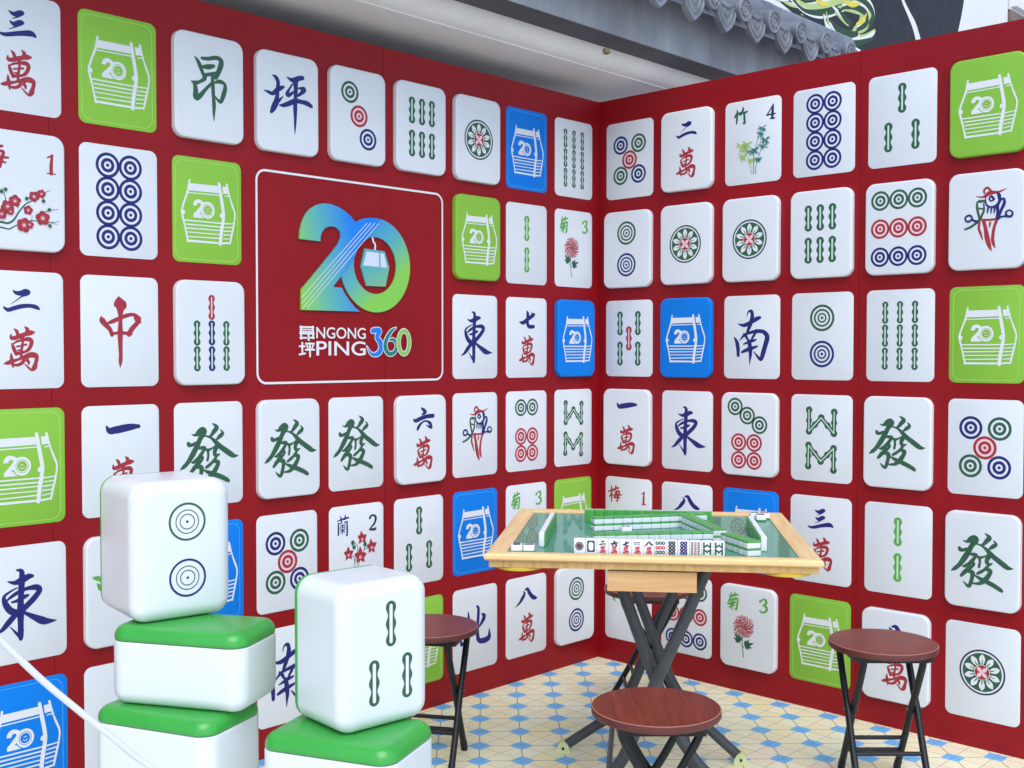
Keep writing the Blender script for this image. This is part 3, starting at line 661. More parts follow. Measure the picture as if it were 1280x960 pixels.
def mark_chrys(root, z):
    rnd = random.Random(5); pr = Print(z)
    cx, cy = -.014, .004
    pr.stroke([(cx-.006, cy-.03, .003), (cx-.006, cy-.08, .003), (cx, cy-.122, .0036)], 'ink_green')
    pr.stroke([(cx-.004, cy-.085, .002), (cx-.022, cy-.06, .002)], 'ink_green'); pr.stroke([(cx-.004, cy-.085, .002), (cx+.012, cy-.068, .002)], 'ink_green')
    for bx, by, a, s in ((cx-.018, cy-.062, 128, 1), (cx+.006, cy-.074, 22, 1)):
        for da, l in ((0, .044), (32, .032), (-32, .032), (60, .022), (-60, .022)): leaf(pr, bx, by, a+da, l, .0135, 'ink_green')
    pr.disc(cx, cy, .040, 'ink_pink', 28)
    for ring, (n, r0, r1, wd) in enumerate(((30, .024, .046, .0034), (22, .013, .033, .0028), (14, .004, .021, .0026), (7, .0, .011, .0024))):
        for k in range(n):
            a = 2*math.pi*(k+rnd.random()*.5)/n; b = a+.32
            rr = r1*(.92+rnd.random()*.13)
            pr.stroke([(cx+r0*math.cos(a), cy+r0*math.sin(a)*.95, wd*.5), (cx+(r0+rr)/2*math.cos(a+.12), cy+(r0+rr)/2*math.sin(a+.12)*.95, wd*.85), (cx+rr*math.cos(b), cy+rr*math.sin(b)*.95, wd)], 'ink_red', k=2)
    pr.build('chrysanthemum_mark', root)
def mark_bamboo_plant(root, z):
    rnd = random.Random(9); pr = Print(z)
    c = lambda x, y: ((x-361)*.000392, -(y-480)*.00034)
    for P, m_ in (([(370, 855), (372, 720), (378, 600), (420, 470), (470, 330)], 'ink_green'), ([(395, 855), (402, 760), (440, 630), (500, 490)], 'ink_teal'), ([(348, 850), (330, 720), (290, 600), (270, 520)], 'ink_yellowgreen')):
        pr.stroke([(*c(*p), .0034-.0018*i/len(P)) for i, p in enumerate(P)], m_)
    for x, y, m_, n, l in ((470, 345, 'ink_teal', 7, .026), (450, 400, 'ink_teal', 7, .026), (505, 480, 'ink_teal', 9, .032), (480, 550, 'ink_teal', 6, .024), (385, 580, 'ink_teal', 8, .028), (330, 590, 'ink_teal', 5, .022), (425, 690, 'ink_teal', 7, .022), (225, 510, 'ink_yellowgreen', 6, .026), (300, 500, 'ink_yellowgreen', 8, .032), (265, 555, 'ink_yellowgreen', 6, .026), (255, 635, 'ink_yellowgreen', 8, .028), (345, 690, 'ink_yellowgreen', 6, .022)):
        for k in range(n):
            a = -90+(k-(n-1)/2)*300/n*.9+rnd.uniform(-14, 14)
            leaf(pr, *c(x, y), a, l*rnd.uniform(.7, 1.1), .0052, m_)
    pr.build('bamboo_plant_mark', root)
def mark_orchid(root, z):
    pr = Print(z); rnd = random.Random(2)
    c = lambda x, y: ((x-420)*.000298, -(y-756)*.000238)
    for P in ([(390, 1080), (385, 930), (375, 850), (340, 820)], [(385, 930), (420, 800), (430, 700), (390, 640), (355, 630)], [(400, 1080), (470, 900), (530, 760), (545, 640), (550, 600)], [(520, 765), (560, 745), (620, 745)]):
        pr.stroke([(*c(*p), .0026) for p in P], 'ink_green')
    for x, y, r in ((500, 590, 75), (295, 795, 75), (470, 850, 92), (645, 735, 80)):
        X, Y = c(x, y); k = r*.00034
        for a, l, wd in ((90, 1.15, .62), (20, .95, .75), (160, .95, .75), (235, .95, .55), (305, .95, .55)): leaf(pr, X, Y, a+rnd.uniform(-12, 12), k*l, k*wd, 'ink_red')
        pr.disc(X, Y-k*.1, k*.2, 'ink_pink', 10); pr.disc(X, Y-k*.1, k*.09, 'ink_red', 8)
    for x, y in ((355, 630), (375, 700), (540, 680)): pr.disc(*c(x, y), .0075, 'ink_green', 12, .0085)
    pr.build('orchid_mark', root)
def mark_leaves(root, z):
    pr = Print(z)
    for x, y, a, m_ in ((-.104, .048, -15, 'ink_lgreen'), (-.085, .040, -32, 'ink_lgreen'), (-.09, .030, -55, 'ink_lgreen'), (.098, .008, 200, 'ink_lgreen'), (.10, -.002, 230, 'ink_lgreen'), (.075, .004, 260, 'ink_lgreen')):
        leaf(pr, x, y, a, .04, .016, m_)
    pr.stroke([(-.05, .02, .002), (.0, -.03, .003), (.01, -.06, .003)], 'ink_lgreen'); pr.stroke([(.07, -.005, .002), (.03, -.04, .003), (.01, -.06, .003)], 'ink_lgreen')
    pr.build('leaf_spray_mark', root)
TWO = [(-1.593, 1.728), (-1.591, 1.755), (-1.583, 1.785), (-1.568, 1.813), (-1.548, 1.834), (-1.522, 1.849), (-1.493, 1.857), (-1.463, 1.857), (-1.432, 1.851), (-1.405, 1.840), (-1.378, 1.824), (-1.354, 1.803),
       (-1.340, 1.812), (-1.320, 1.820), (-1.290, 1.8245), (-1.262, 1.8262), (-1.243, 1.8245), (-1.275, 1.785), (-1.297, 1.752), (-1.325, 1.737), (-1.345, 1.712), (-1.358, 1.683), (-1.378, 1.656), (-1.410, 1.620), (-1.432, 1.597), (-1.454, 1.573),
       (-1.416, 1.571), (-1.400, 1.548), (-1.380, 1.525), (-1.360, 1.506), (-1.337, 1.491), (-1.588, 1.490), (-1.587, 1.558), (-1.54, 1.606), (-1.50, 1.648), (-1.462, 1.688), (-1.432, 1.722), (-1.420, 1.745), (-1.421, 1.763), (-1.432, 1.775), (-1.449, 1.781), (-1.470, 1.780), (-1.488, 1.772), (-1.500, 1.758), (-1.506, 1.742), (-1.507, 1.726)]
def mark_car(root, z, lined, col):
    pr = Print(z); lc = 'line_green' if col == 'tile_green' else 'line_blue'
    if lined:
        w_, h_ = (LW, TH)
        pr.outline(rrect(w_-.024, h_-.022, .028, 6, cx=-.002, cy=-.001), .0022, lc); pr.build('border_line', root)
        pr = Print(z)
    for st in G['gpanel']: pr.poly([(st[i]*.001, st[i+1]*.001) for i in range(0, len(st), 3)], 'ink_white')
    glyph(pr, 'gond', 'ink_white', wk=.84)
    ec = (-.0135, .0045); kx, ky = .155, .158
    pr.up(.00005); pr.poly([(ec[0]+(x+1.347)*kx, ec[1]+(y-1.668)*ky) for x, y in TWO], 'ink_white')
    z0, zr, zi = (ec[0]+(-1.262+1.347)*kx, ec[1]+(1.658-1.668)*ky), (.1605*kx, .168*ky), (.088*kx, .092*ky)
    E2 = lambda rx, ry, n=36: [(z0[0]+rx*math.cos(2*math.pi*k/n), z0[1]+ry*math.sin(2*math.pi*k/n), pr.z) for k in range(n)]
    pr.mb.grid([E2(*zr), E2(*zi)], 'ink_white', smooth=False); pr.up()
    pr.mb.grid([E2(.118*kx, .124*ky), E2(.106*kx, .112*ky)], col, smooth=False); pr.up()
    pr.stroke([(z0[0]-.0052, z0[1]-.002, .0010), (z0[0]-.004, z0[1]-.006, .0016), (z0[0]+.004, z0[1]-.006, .0016), (z0[0]+.0052, z0[1]-.002, .0010)], 'ink_white'); pr.stroke([(z0[0]-.004, z0[1]+.004, .002), (z0[0]+.004, z0[1]+.004, .002)], 'ink_white', smooth=False)
    pr.stroke([(ec[0]-.0105, ec[1]-.0135, .0008), (ec[0]-.006, ec[1]-.019, .0018), (ec[0]-.001, ec[1]-.0255, .0014)], col)
    pr.build('cable_car_mark', root)

def add_marks(o, d, z, lined, col):
    n, g, r, p = 'navy', 'ink_green', 'ink_red', None
    if d == 'car': mark_car(o, z, lined, col)
    elif d in ('1w', '2w', '3w', '6w', '7w', '8w'): mark_wan(o, z, {'1w': 'yi', '2w': 'er', '3w': 'san', '6w': 'liu', '7w': 'qi', '8w': 'ba'}[d])
    elif d in ('fa', 'ang'): mark_glyph(o, z, d, 'ink_green')
    elif d in ('dong', 'nan', 'bei', 'ping'): mark_glyph(o, z, d, 'navy')
    elif d == 'zhong': mark_glyph(o, z, d, 'ink_red')
    elif d == '1p': mark_flower_circle(o, z)
    elif d == '2p': mark_big_circles(o, z, ((0, .069, .05, g), (0, -.066, .05, n)))
    elif d == '3p': mark_circles(o, z, ((-.04, .078, .0375, g), (0, 0, .0375, r), (.04, -.076, .0375, n)))
    elif d == '5p': mark_circles(o, z, ((-.048, .066, .039, n), (.048, .066, .039, g), (0, 0, .039, r), (-.048, -.064, .039, g), (.048, -.064, .039, n)))
    elif d == '6p': mark_circles(o, z, [(s*.0345, y, .0345, c) for y, c in ((.096, g), (-.022, r), (-.092, r)) for s in (-1, 1)])
    elif d == '7p': mark_circles(o, z, [(-.060, .108, .0345, g), (-.005, .074, .0345, g), (.05, .039, .0345, g)]+[(x, y, .0345, r) for x in (-.043, .027) for y in (-.032, -.102)])
    elif d == '8p': mark_circles(o, z, [(s*.0355, (1.5-k)*.0697, .0366, n) for k in range(4) for s in (-1, 1)])
    elif d == '9p': mark_circles(o, z, [((k-1)*.068, y, .0345, c) for y, c in ((.1, g), (0, r), (-.1, n)) for k in range(3)])
    elif d == '2s': mark_sticks(o, z, ((0, .064, 'ink_lgreen' if lined else g), (0, -.064, 'ink_lgreen' if lined else g)), .104)
    elif d == '3s': mark_sticks(o, z, ((0, .075, g), (-.05, -.058, g), (.05, -.058, g)), .106)
    elif d == '5s': mark_sticks(o, z, [(s*.048, t*.065, g) for s in (-1, 1) for t in (1, -1)]+[(0, 0, r)], .104)
    elif d == '6s': mark_sticks(o, z, [(s*.049, t*.06, g) for s in (-1, 0, 1) for t in (1, -1)], .098)
    elif d == '7s': mark_sticks(o, z, [(0, .08, r), (0, 0, n), (0, -.081, n)]+[(s*.052, y, g) for s in (-1, 1) for y in (-.001, -.081)], .079, .022)
    elif d == '9s': mark_sticks(o, z, [(s*.055, t*.0825, g) for s in (-1, 0, 1) for t in (1, 0, -1)], .08, .022)
    elif d == '8s': mark_eight_sticks(o, z)
    elif d == 'bird': mark_bird(o, z)
    elif d == 'plum': mark_glyph(o, z, 'mei', 'ink_red', dx=-.008, dy=.006, wk=1.2); mark_glyph(o, z, 'n1', 'ink_red', 'number_mark', dx=.012, wk=1.35); mark_plum(o, z)
    elif d == 'orchid': mark_glyph(o, z, 'lan', 'navy', wk=.95); mark_glyph(o, z, 'n2', 'tiny_navy', 'number_mark', wk=1.35); mark_orchid(o, z)
    elif d == 'chrys': mark_glyph(o, z, 'ju', 'ink_lgreen', wk=1.15); mark_glyph(o, z, 'n3', 'ink_yellowgreen' if False else 'ink_lgreen', 'number_mark', wk=1.35); mark_chrys(o, z)
    elif d == 'bamboo': mark_glyph(o, z, 'zhu', 'ink_green', wk=1.2); mark_glyph(o, z, 'n4', 'tiny_navy', 'number_mark', wk=1.35); mark_bamboo_plant(o, z)
    elif d == 'leaves': mark_leaves(o, z)
TILES = '''
L11|3w|.|flat white tile with a red and a blue character, cut by the top left corner
L12|plum|r|raised white tile with red plum blossom branches at the left edge of the photo
L13|2w|.|flat white tile, two blue bars over a red character, below the plum blossoms
L14|car G|.|flat lime green cable car tile cut by the left edge, above the big blue character
L15|dong|.|flat white tile with a large blue character low at the left edge of the photo
L16|car B|.|flat blue cable car tile in the bottom left corner behind the white rope
L21|car G|.|lime green cable car tile in the top row, second from the left edge
L22|8p|.|white tile of eight navy circles above the one large red character on the left
L23|zhong|.|white tile with one large red character, below the eight navy circles
L24|1w|.|white tile of one blue stroke over a red character peeking above the tall two-circle block
L25|leaves|r|white tile with a green leaf tip almost hidden behind the tall two-circle block
L26|blank|.|white tile strip seen between the bottom blue tile and the stacked green blocks
L31|ang|r|raised white tile with a green brush character in the top row
L32|car G|.|lime green cable car tile below the raised green brush character
L33|7s|r|raised white tile of seven bamboo sticks with red and blue centre column
L34|fa|.|white tile of a green brush character half hidden behind the tall two-circle block
L35|car B|.|blue cable car tile mostly hidden behind the right side of the two-circle block
L41|ping|r|raised white tile with a navy brush character above the framed emblem
L44|fa|r|raised white tile of a green brush character under the left half of the framed emblem
L45|5p|.|white tile of five circles just above the leaning three-bamboo block
L46|nan|.|white tile with a navy character between the two stacks of blocks
L51|3p|r|raised white tile of three circles falling in a green, red and blue diagonal
L54|fa|.|flat white tile of a green brush character under the right half of the framed emblem
L55|orchid|.|white tile with red orchid flowers and the number two
L61|6s|r|raised white tile of six green bamboo sticks above the corner of the framed emblem
L64|6w|r|raised white tile with a blue six character over a red one
L65|3s|.|white tile of three green bamboo sticks just right of the orchid tile
L66|car G|.|lime green cable car tile half hidden by the three-bamboo block and the left stool
L71|1p|r|raised white tile with one round flower medallion on the left wall
L72|car G|r|raised lime green cable car tile right of the framed emblem
L73|dong|.|white tile with a navy brush character right of the framed emblem
L74|bird|.|white tile with a small red and green bird on the left wall
L75|car B|.|blue cable car tile just left of the table top
L76|bei|.|white tile with a navy character behind the seat of the left stool
L81|car B|.|blue cable car tile in the top row of the left wall
L82|2s|.|white tile of two bamboo sticks beside the chrysanthemum tile near the corner
L83|7w|.|white tile of a navy seven character over a red one
L84|6p|.|white tile of two green and four red circles near the corner
L85|chrys|.|white chrysanthemum tile partly hidden behind the left end of the table
L86|8w|.|white tile, blue eight over a red character, below the table's left end
L91|9s|.|white tile of nine slim bamboo sticks beside the corner of the walls
L92|chrys|.|white tile with a pink chrysanthemum beside the corner of the walls
L93|car B|r|raised blue cable car tile beside the corner on the left wall
L94|8s|.|white tile of zigzag bamboo sticks beside the corner on the left wall
L95|car G|.|lime green cable car tile behind the back edge of the table beside the corner
L96|2p|r|white tile of green and blue circles beside the corner, below the table
R11|5p|.|white tile of five circles beside the corner in the right wall's top row
R12|2p|r|raised white tile of a green circle over a blue one beside the corner, second row
R13|5s|.|white tile of four green bamboo sticks round a red one beside the corner
R14|1w|r|raised white tile of one blue stroke over a red character, beside the corner
R15|plum|.|white tile with a red character and number one just above the small tile walls
R16|leaves|.|white tile with bright green leaves behind the table's left crossed leg
R21|2w|r|raised white tile of two blue strokes over a red character, right wall's top
R22|1p|r|raised flower medallion tile, the nearer to the corner of the right wall's pair
R23|car B|r|raised blue cable car tile just left of the navy character on the right wall
R24|dong|.|white tile with a navy brush character, right wall, above the small tile walls
R25|8w|.|white tile with the top of a navy eight showing over the table
R26|9p|.|white tile of nine circles behind the table's right crossed leg
R31|bamboo|.|white tile with a painted bamboo plant and the number four
R32|1p|r|raised flower medallion tile, the farther from the corner of the right wall's pair
R33|nan|.|white tile with a navy brush character right of the raised blue tile
R34|7p|r|raised white tile of three green and four red circles
R35|car B|.|blue cable car tile peeking over the back right corner of the table
R36|chrys|r|raised white chrysanthemum tile just right of the table legs
R41|8p|.|white tile of eight navy circles in the right wall's top row
R42|6s|r|raised white tile of six bamboo sticks on the right wall
R43|2p|.|flat white tile of a green circle over a navy one beside the nine bamboo sticks
R44|8s|.|white tile of zigzag bamboo sticks on the right wall, above the table's right end
R45|3w|.|white tile with three blue strokes over a red character at the table's right end
R46|car G|.|lime green cable car tile just left of the right stool
R51|3s|.|white tile of three bamboo sticks in the right wall's top row
R52|9p|r|raised white tile of nine circles in green, red and navy rows
R53|9s|.|white tile of nine bamboo sticks at the right, left of a lime tile
R54|fa|r|raised white tile of a green brush character, left of the edge's five circles
R55|2s|.|white tile of two bright green bamboo sticks at the right side
R56|8w|r|raised white tile of a red character behind the right stool's seat
R61|car G|r|raised lime green cable car tile in the top right corner
R62|bird|r|raised white tile with a red, green and navy bird at the right edge
R63|car G|.|flat lime green cable car tile cut by the right edge at mid height
R64|5p|.|white tile of five circles cut by the right edge of the photo
R65|fa|r|raised white tile of a large green brush character near the bottom right corner
R66|1p|.|white tile with a flower medallion in the bottom right corner
'''
T_RAISED = .021
def wall_tile(code, design, raised, label):
    wl, c, r = code[0], int(code[1]), int(code[2])
    d = design.split()
    col = {'G': 'tile_green', 'B': 'tile_blue'}.get(d[1] if len(d) > 1 else '', 'tile_white')
    vc = V0-(r-1)*PV-TH/2
    mb = MB()
    W = LW if wl == 'L' else RW
    if raised:
        slab(mb, W, TH, .034, .0005, T_RAISED, col, rt=.006); zf = T_RAISED
    else:
        slab(mb, W, TH, .023, .0002, .0014, col, rt=.0005, seg=2); zf = .0014
    if wl == 'L': loc, rot = (-(LS+(9-c)*LP+LW/2), 0, vc), LEFT_ROT
    else: loc, rot = (0, -(RS+(c-1)*RP+RW/2), vc), RIGHT_ROT
    rj = random.Random(code)
    o = mb.build('mahjong_tile', None, loc, (rot[0], rot[1]+(rj.uniform(-.004, .004) if raised else 0), rot[2]))
    if raised: o.location.z += rj.uniform(-.002, .002)
    tag(o, label, 'mahjong tile', 'mahjong tiles on the red backdrop')
    add_marks(o, d[0], zf+.0003, not raised, col)
    return o
for line in TILES.strip().split('\n'):
    a, b, c, l = line.split('|')
    wall_tile(a, b, c == 'r', l)

# ------------------------------------------------------------------ framed emblem on the left wall
SX, SZ = -1.347, 1.597
sg = empty('emblem_sign', (SX, -.0005, SZ), LEFT_ROT)
tag(sg, 'anniversary emblem of a big blue and green 20 with lettering inside a white outline', 'sign')
pr = Print(.0015)
pr.outline(rrect(.822, .698, .034, 8, cx=0, cy=-.003), .0075, 'logo_white'); pr.build('outline_frame', sg)
def q2(x, y):   # emblem zoom pixels -> metres in the sign plane
    return (-1.594+(x-58)*.000776-SX, 1.857-(y-45)*.000600*1.0-SZ)
def extrude(pts, z0, z1, m, parent, name):
    mb = MB()
    mb.grid([[(x, y, z0) for x, y in pts], [(x, y, z1) for x, y in pts]], m, smooth=False, cap1=True)
    return mb.build(name, parent)
cz, rz, ci, ri = (-1.262-SX, 1.658-SZ), (.1605, .168), (-1.265-SX, 1.657-SZ), (.0975, .1015)
NN = 72
mb = MB()
ro = [(cz[0]+rz[0]*math.cos(2*math.pi*k/NN), cz[1]+rz[1]*math.sin(2*math.pi*k/NN)) for k in range(NN)]
rn = [(ci[0]+ri[0]*math.cos(2*math.pi*k/NN), ci[1]+ri[1]*math.sin(2*math.pi*k/NN)) for k in range(NN)]
mb.grid([[(*p, .0005) for p in ro], [(*p, .0055) for p in ro], [(*p, .0055) for p in rn], [(*p, .0005) for p in rn]], 'grad_zero', smooth=False)
mb.build('numeral_zero', sg)
extrude([(x-SX, y-SZ) for x, y in TWO], .0005, .0068, 'grad_two', sg, 'numeral_two')
pr = Print(.0075)
for (xa, ya, xb, yb) in ((66, 590, 432, 132), (68, 622, 456, 127), (74, 646, 478, 126), (96, 648, 500, 128)):
    a, b = q2(xa, ya), q2(xb, yb); pr.stroke([(*a, .0022), (*b, .0022)], 'logo_white', smooth=False)
pr.build('cable_lines', sg)
car = empty('cable_car_emblem'); car.parent = sg
# small cable car hanging in the zero
cx_, cy_ = -1.266-SX, 1.648-SZ
P = lambda x, y: (x-SX, y-SZ)
mb = MB()
body = [P(-1.313, 1.7145), P(-1.222, 1.7105), P(-1.201, 1.653), P(-1.2185, 1.584), P(-1.306, 1.583), P(-1.331, 1.651)]
mb.grid([[(x, y, .0005) for x, y in body], [(x, y, .006) for x, y in body]], 'grad_car', smooth=False, cap1=True)
mb.build('cabin', car)
pr = Print(.0066)
pr.poly([P(-1.306, 1.705), P(-1.250, 1.703), P(-1.248, 1.653), P(-1.322, 1.654)], 'car_window'); pr.poly([P(-1.243, 1.703), P(-1.226, 1.702), P(-1.211, 1.652), P(-1.241, 1.652)], 'car_window')
pr.build('window', car)
pr = Print(.003); pr.stroke([(*P(-1.276, 1.758), .008), (*P(-1.272, 1.742), .007), (*P(-1.264, 1.733), .007), (*P(-1.265, 1.712), .008)], 'logo_white'); pr.build('hanger', car)
def text_mesh(name, body, box, m, parent, z, offset=0, ex=.0008):
    cu = bpy.data.curves.new(name, 'FONT'); cu.body = body; cu.extrude = 0; cu.offset = offset
    t = bpy.data.objects.new(name, cu); COL.objects.link(t)
    bpy.context.view_layer.update()
    me = bpy.data.meshes.new_from_object(t.evaluated_get(bpy.context.evaluated_depsgraph_get()))
    bpy.data.objects.remove(t); bpy.data.curves.remove(cu)
    xs = [v.co.x for v in me.vertices]; ys = [v.co.y for v in me.vertices]
    if not xs: return None
    x0, x1, y0, y1 = box
    for v in me.vertices:
        v.co = Vector((x0+(v.co.x-min(xs))/(max(xs)-min(xs))*(x1-x0), y0+(v.co.y-min(ys))/(max(ys)-min(ys))*(y1-y0), z))
    me.materials.clear(); me.materials.append(M[m])
    me.name = name
    o = link(name, me, parent)
    return o
def B(x0, x1, y0, y1): return (x0-SX, x1-SX, y0-SZ, y1-SZ)
text_mesh('lettering', 'NGONG', B(-1.522, -1.307, 1.3945, 1.4335), 'logo_white', sg, .0018, .009)
text_mesh('lettering', 'PING', B(-1.522, -1.307, 1.3355, 1.3855), 'logo_white', sg, .0018, .009)
def block_char(lines, x0, x1, y0, y1, wd):
    pr = Print(.0018)
    for l in lines:
        pr.stroke([(x0+x*(x1-x0)-SX, y0+y*(y1-y0)-SZ, wd*k) for x, y, k in l], 'logo_white', smooth=False)
    pr.build('lettering', sg)
block_char([[(.06, .94, 1), (.94, .94, 1)], [(.06, .76, .7), (.94, .76, .7)], [(.06, .59, .8), (.94, .59, .8)], [(.10, .55, 1.2), (.10, .98, 1.2)], [(.90, .55, 1.2), (.90, .98, 1.2)], [(.04, .45, 1), (.48, .45, 1)], [(.11, .48, 1.3), (.11, .06, 1.3)], [(.06, .11, 1), (.46, .11, 1)], [(.56, .45, 1), (.97, .45, 1)], [(.61, .48, 1.3), (.61, -.04, 1.3)], [(.91, .48, 1.3), (.91, .10, 1.3)], [(.74, .13, 1), (.97, .13, 1)]], -1.592, -1.530, 1.391, 1.435, .0062)
block_char([[(.0, .70, 1), (.36, .70, 1)], [(.19, .95, 1.2), (.19, .14, 1.2)], [(.0, .10, 1), (.38, .18, 1)], [(.42, .90, 1), (.98, .90, 1)], [(.50, .76, 1), (.57, .58, 1)], [(.92, .78, 1), (.84, .58, 1)], [(.40, .45, 1), (1.0, .45, 1)], [(.70, .92, 1.2), (.70, -.04, 1.2)]], -1.592, -1.530, 1.335, 1.381, .0062)
S360 = {
 'n3': [(-1.275, 1.424, .018), (-1.258, 1.427, .018), (-1.243, 1.423, .018), (-1.256, 1.402, .017), (-1.243, 1.386, .020), (-1.236, 1.366, .022), (-1.246, 1.347, .019), (-1.265, 1.339, .014), (-1.285, 1.344, .009), (-1.302, 1.368, .002)],
 'n6': [(-1.168, 1.436, .003), (-1.190, 1.424, .012), (-1.212, 1.395, .016), (-1.219, 1.368, .017), (-1.206, 1.345, .016), (-1.184, 1.343, .015), (-1.168, 1.358, .014), (-1.166, 1.379, .013), (-1.182, 1.394, .011), (-1.198, 1.391, .006)]}
for k, P6 in S360.items():
    pr = Print(.0018 if k == 'n3' else .0032)
    pts = [(x-SX, y-SZ, wd) for x, y, wd in P6]
    pr.stroke([(x, y, wd+.006) for x, y, wd in pts], 'logo_white'); pr.up(.0004); pr.stroke(pts, k); pr.build('coloured_numeral', sg)
pr = Print(.0046)
ox, oy = -1.131-SX, 1.384-SZ
def ell(rx, ry): return [(ox+rx*math.cos(2*math.pi*k/40), oy+ry*math.sin(2*math.pi*k/40), 0) for k in range(40)]
def eann(r0, r1, m):
    pr.mb.grid([[(x, y, pr.z) for x, y, _ in ell(*r0)], [(x, y, pr.z) for x, y, _ in ell(*r1)]], m, smooth=False); pr.up(.0004)
eann((.015, .032), (.0365, .052), 'logo_white'); eann((.0178, .035), (.0338, .0492), 'n0')
pr.build('coloured_numeral', sg)

# ------------------------------------------------------------------ big display blocks
def block_meshes(w_, l_, t_, g_, R_=.042, rb=.034):
    body = MB(); slab(body, w_, l_, R_, g_+.0012, t_, 'block_white', rb=.004, rt=rb, n=10, seg=8)
    cap = MB(); slab(cap, w_-.001, l_-.001, R_, 0, g_, 'block_green', rb=rb*.9 if g_ > rb else g_*.8, rt=.005, n=10, seg=8)
    return body, cap
def big_block(label, N_, rot, w_, d_, h_, standing, g_):
    a = Vector((math.cos(rot), math.sin(rot), 0)); b = Vector((-math.sin(rot), math.cos(rot), 0)); N_ = Vector(N_)
    if standing:
        body, cap = block_meshes(w_, h_, d_, g_)
        loc = N_+a*w_/2+b*d_+Vector((0, 0, h_/2)); eul = (R(90), 0, rot)
    else:
        body, cap = block_meshes(w_, d_, h_, g_)
        loc = N_+a*w_/2+b*d_/2+Vector((0, 0, h_)); eul = (R(180), 0, rot)
    o = body.build('mahjong_block', None, loc, eul)
    tag(o, label, 'mahjong block', 'oversized mahjong blocks')
    cap.build('green_back', o)
    return o
big_block('hidden bottom block of the left stack, standing under the lowest green topped one', (-2.50, -.93, 0), R(21.9), .205, .30, .334, False, .03)
big_block('lowest visible green topped block of the left stack', (-2.526, -.961, .336), R(21.9), .220, .332, .189, False, .034)
big_block('green topped white block directly under the tall two-circle block', (-2.447, -.972, .5250), R(28.9), .199, .347, .1848, False, .034)
C_ = big_block('tall white block with green and blue circles, topmost of the left stack', (-2.579, -.726, .7098), R(-8.5), .246, .236, .332, True, .012)
mark_big_circles(C_, .236+.0006, ((.009, .068, .0455, 'ink_green'), (.009, -.066, .0455, 'navy')), thin=True)
big_block('hidden bottom block of the right stack, under the lying green topped one', (-2.30, -1.30, 0), R(23), .22, .30, .29, False, .03)
big_block('green topped white block lying under the leaning three-bamboo block', (-2.315, -1.331, .292), R(23.0), .240, .330, .2085, False, .036)
E_ = big_block('white block with three bamboo sticks, leaning on top of the right stack', (-2.343, -1.199, .5005), R(-4.3), .247, .203, .333, True, .020)
for x, y in ((.010, .069), (-.036, -.058), (.055, -.056)):
    pr = Print(.203+.0006); stick(pr, x, y, .104, .0265, 'ink_green', .30, 'ink_white'); pr.build('bamboo_mark', E_)

# ------------------------------------------------------------------ stools
def stool(label, x, y, rot):
    e = empty('folding_stool', (x, y, 0), (0, 0, rot)); tag(e, label, 'stool', 'round folding stools around the table')
    mb = MB()
    mb.lathe([(.001, .4496), (.158, .4500), (.1615, .4497)], 'red_wood', 64, cap0=False, cap1=False)
    mb.lathe([(.1615, .4497), (.1632, .4485)], 'seat_lip', 64, cap0=False, cap1=False)
    mb.lathe([(.1632, .4485), (.1640, .4465), (.1640, .4325), (.1625, .430), (.10, .430), (.001, .4298)], 'seat_edge', 64, cap0=False, cap1=False)
    mb.build('seat', e)
    mb = MB()
    for s in (-1, 1):
        mb.box(s*.112-.008, s*.112+.008, -.108, .108, .412, .4292, 'black_metal')
        mb.box(-.104, .104, s*.100-.008, s*.100+.008, .410, .4292, 'black_metal')
    mb.build('seat_frame', e)
    for sx in (-1, 1):
        for sy in (-1, 1):
            xo = sx*(.108 if sy > 0 else .090)
            path = catmull([(xo, sy*.098, .414), (xo, sy*.086, .385), (xo, sy*.030, .285), (xo, -sy*.002, .235), (xo, -sy*.050, .14), (xo, -sy*.100, .05), (xo, -sy*.122, .012)], 4)
            mb = MB(); mb.tube(path, .0108, 'black_metal', 12); l = mb.build('leg', e)
            mb = MB(); p, q = Vector(path[-1]), Vector(path[-4]); dv = (p-q).normalized()
            mb.tube([p-dv*.026, p-dv*.002, (p.x, p.y-dv.y*0, .0005)], [.0118, .0122, .0115], 'black_metal', 12); mb.build('rubber_foot', l)
    for sy, zz in ((-1, .128), (-1, .080), (1, .118)):
        xw = .108 if sy > 0 else .090
        yy = -sy*(.050+(.14-zz)*.555)
        mb = MB(); mb.tube([(-xw, yy, zz), (xw, yy, zz)], .0068, 'black_metal', 10); mb.build('rung', e)
    for sx in (-1, 1):
        mb = MB(); mb.tube([(sx*.076, 0, .238), (sx*.121, 0, .238)], .0055, 'grey_metal', 10); mb.build('pivot_bolt', e)
    return e
stool('dark red folding stool nearest the camera, in front of the table legs', -1.540, -1.452, R(44))
stool('dark red folding stool at the right, in front of the lime tile', -.530, -1.577, R(-46))
stool('dark red folding stool at the left, half hidden by the three-bamboo block', -1.372, -.405, R(-58))
stool('dark red folding stool behind the table legs near the wall corner', -.388, -.560, R(42))

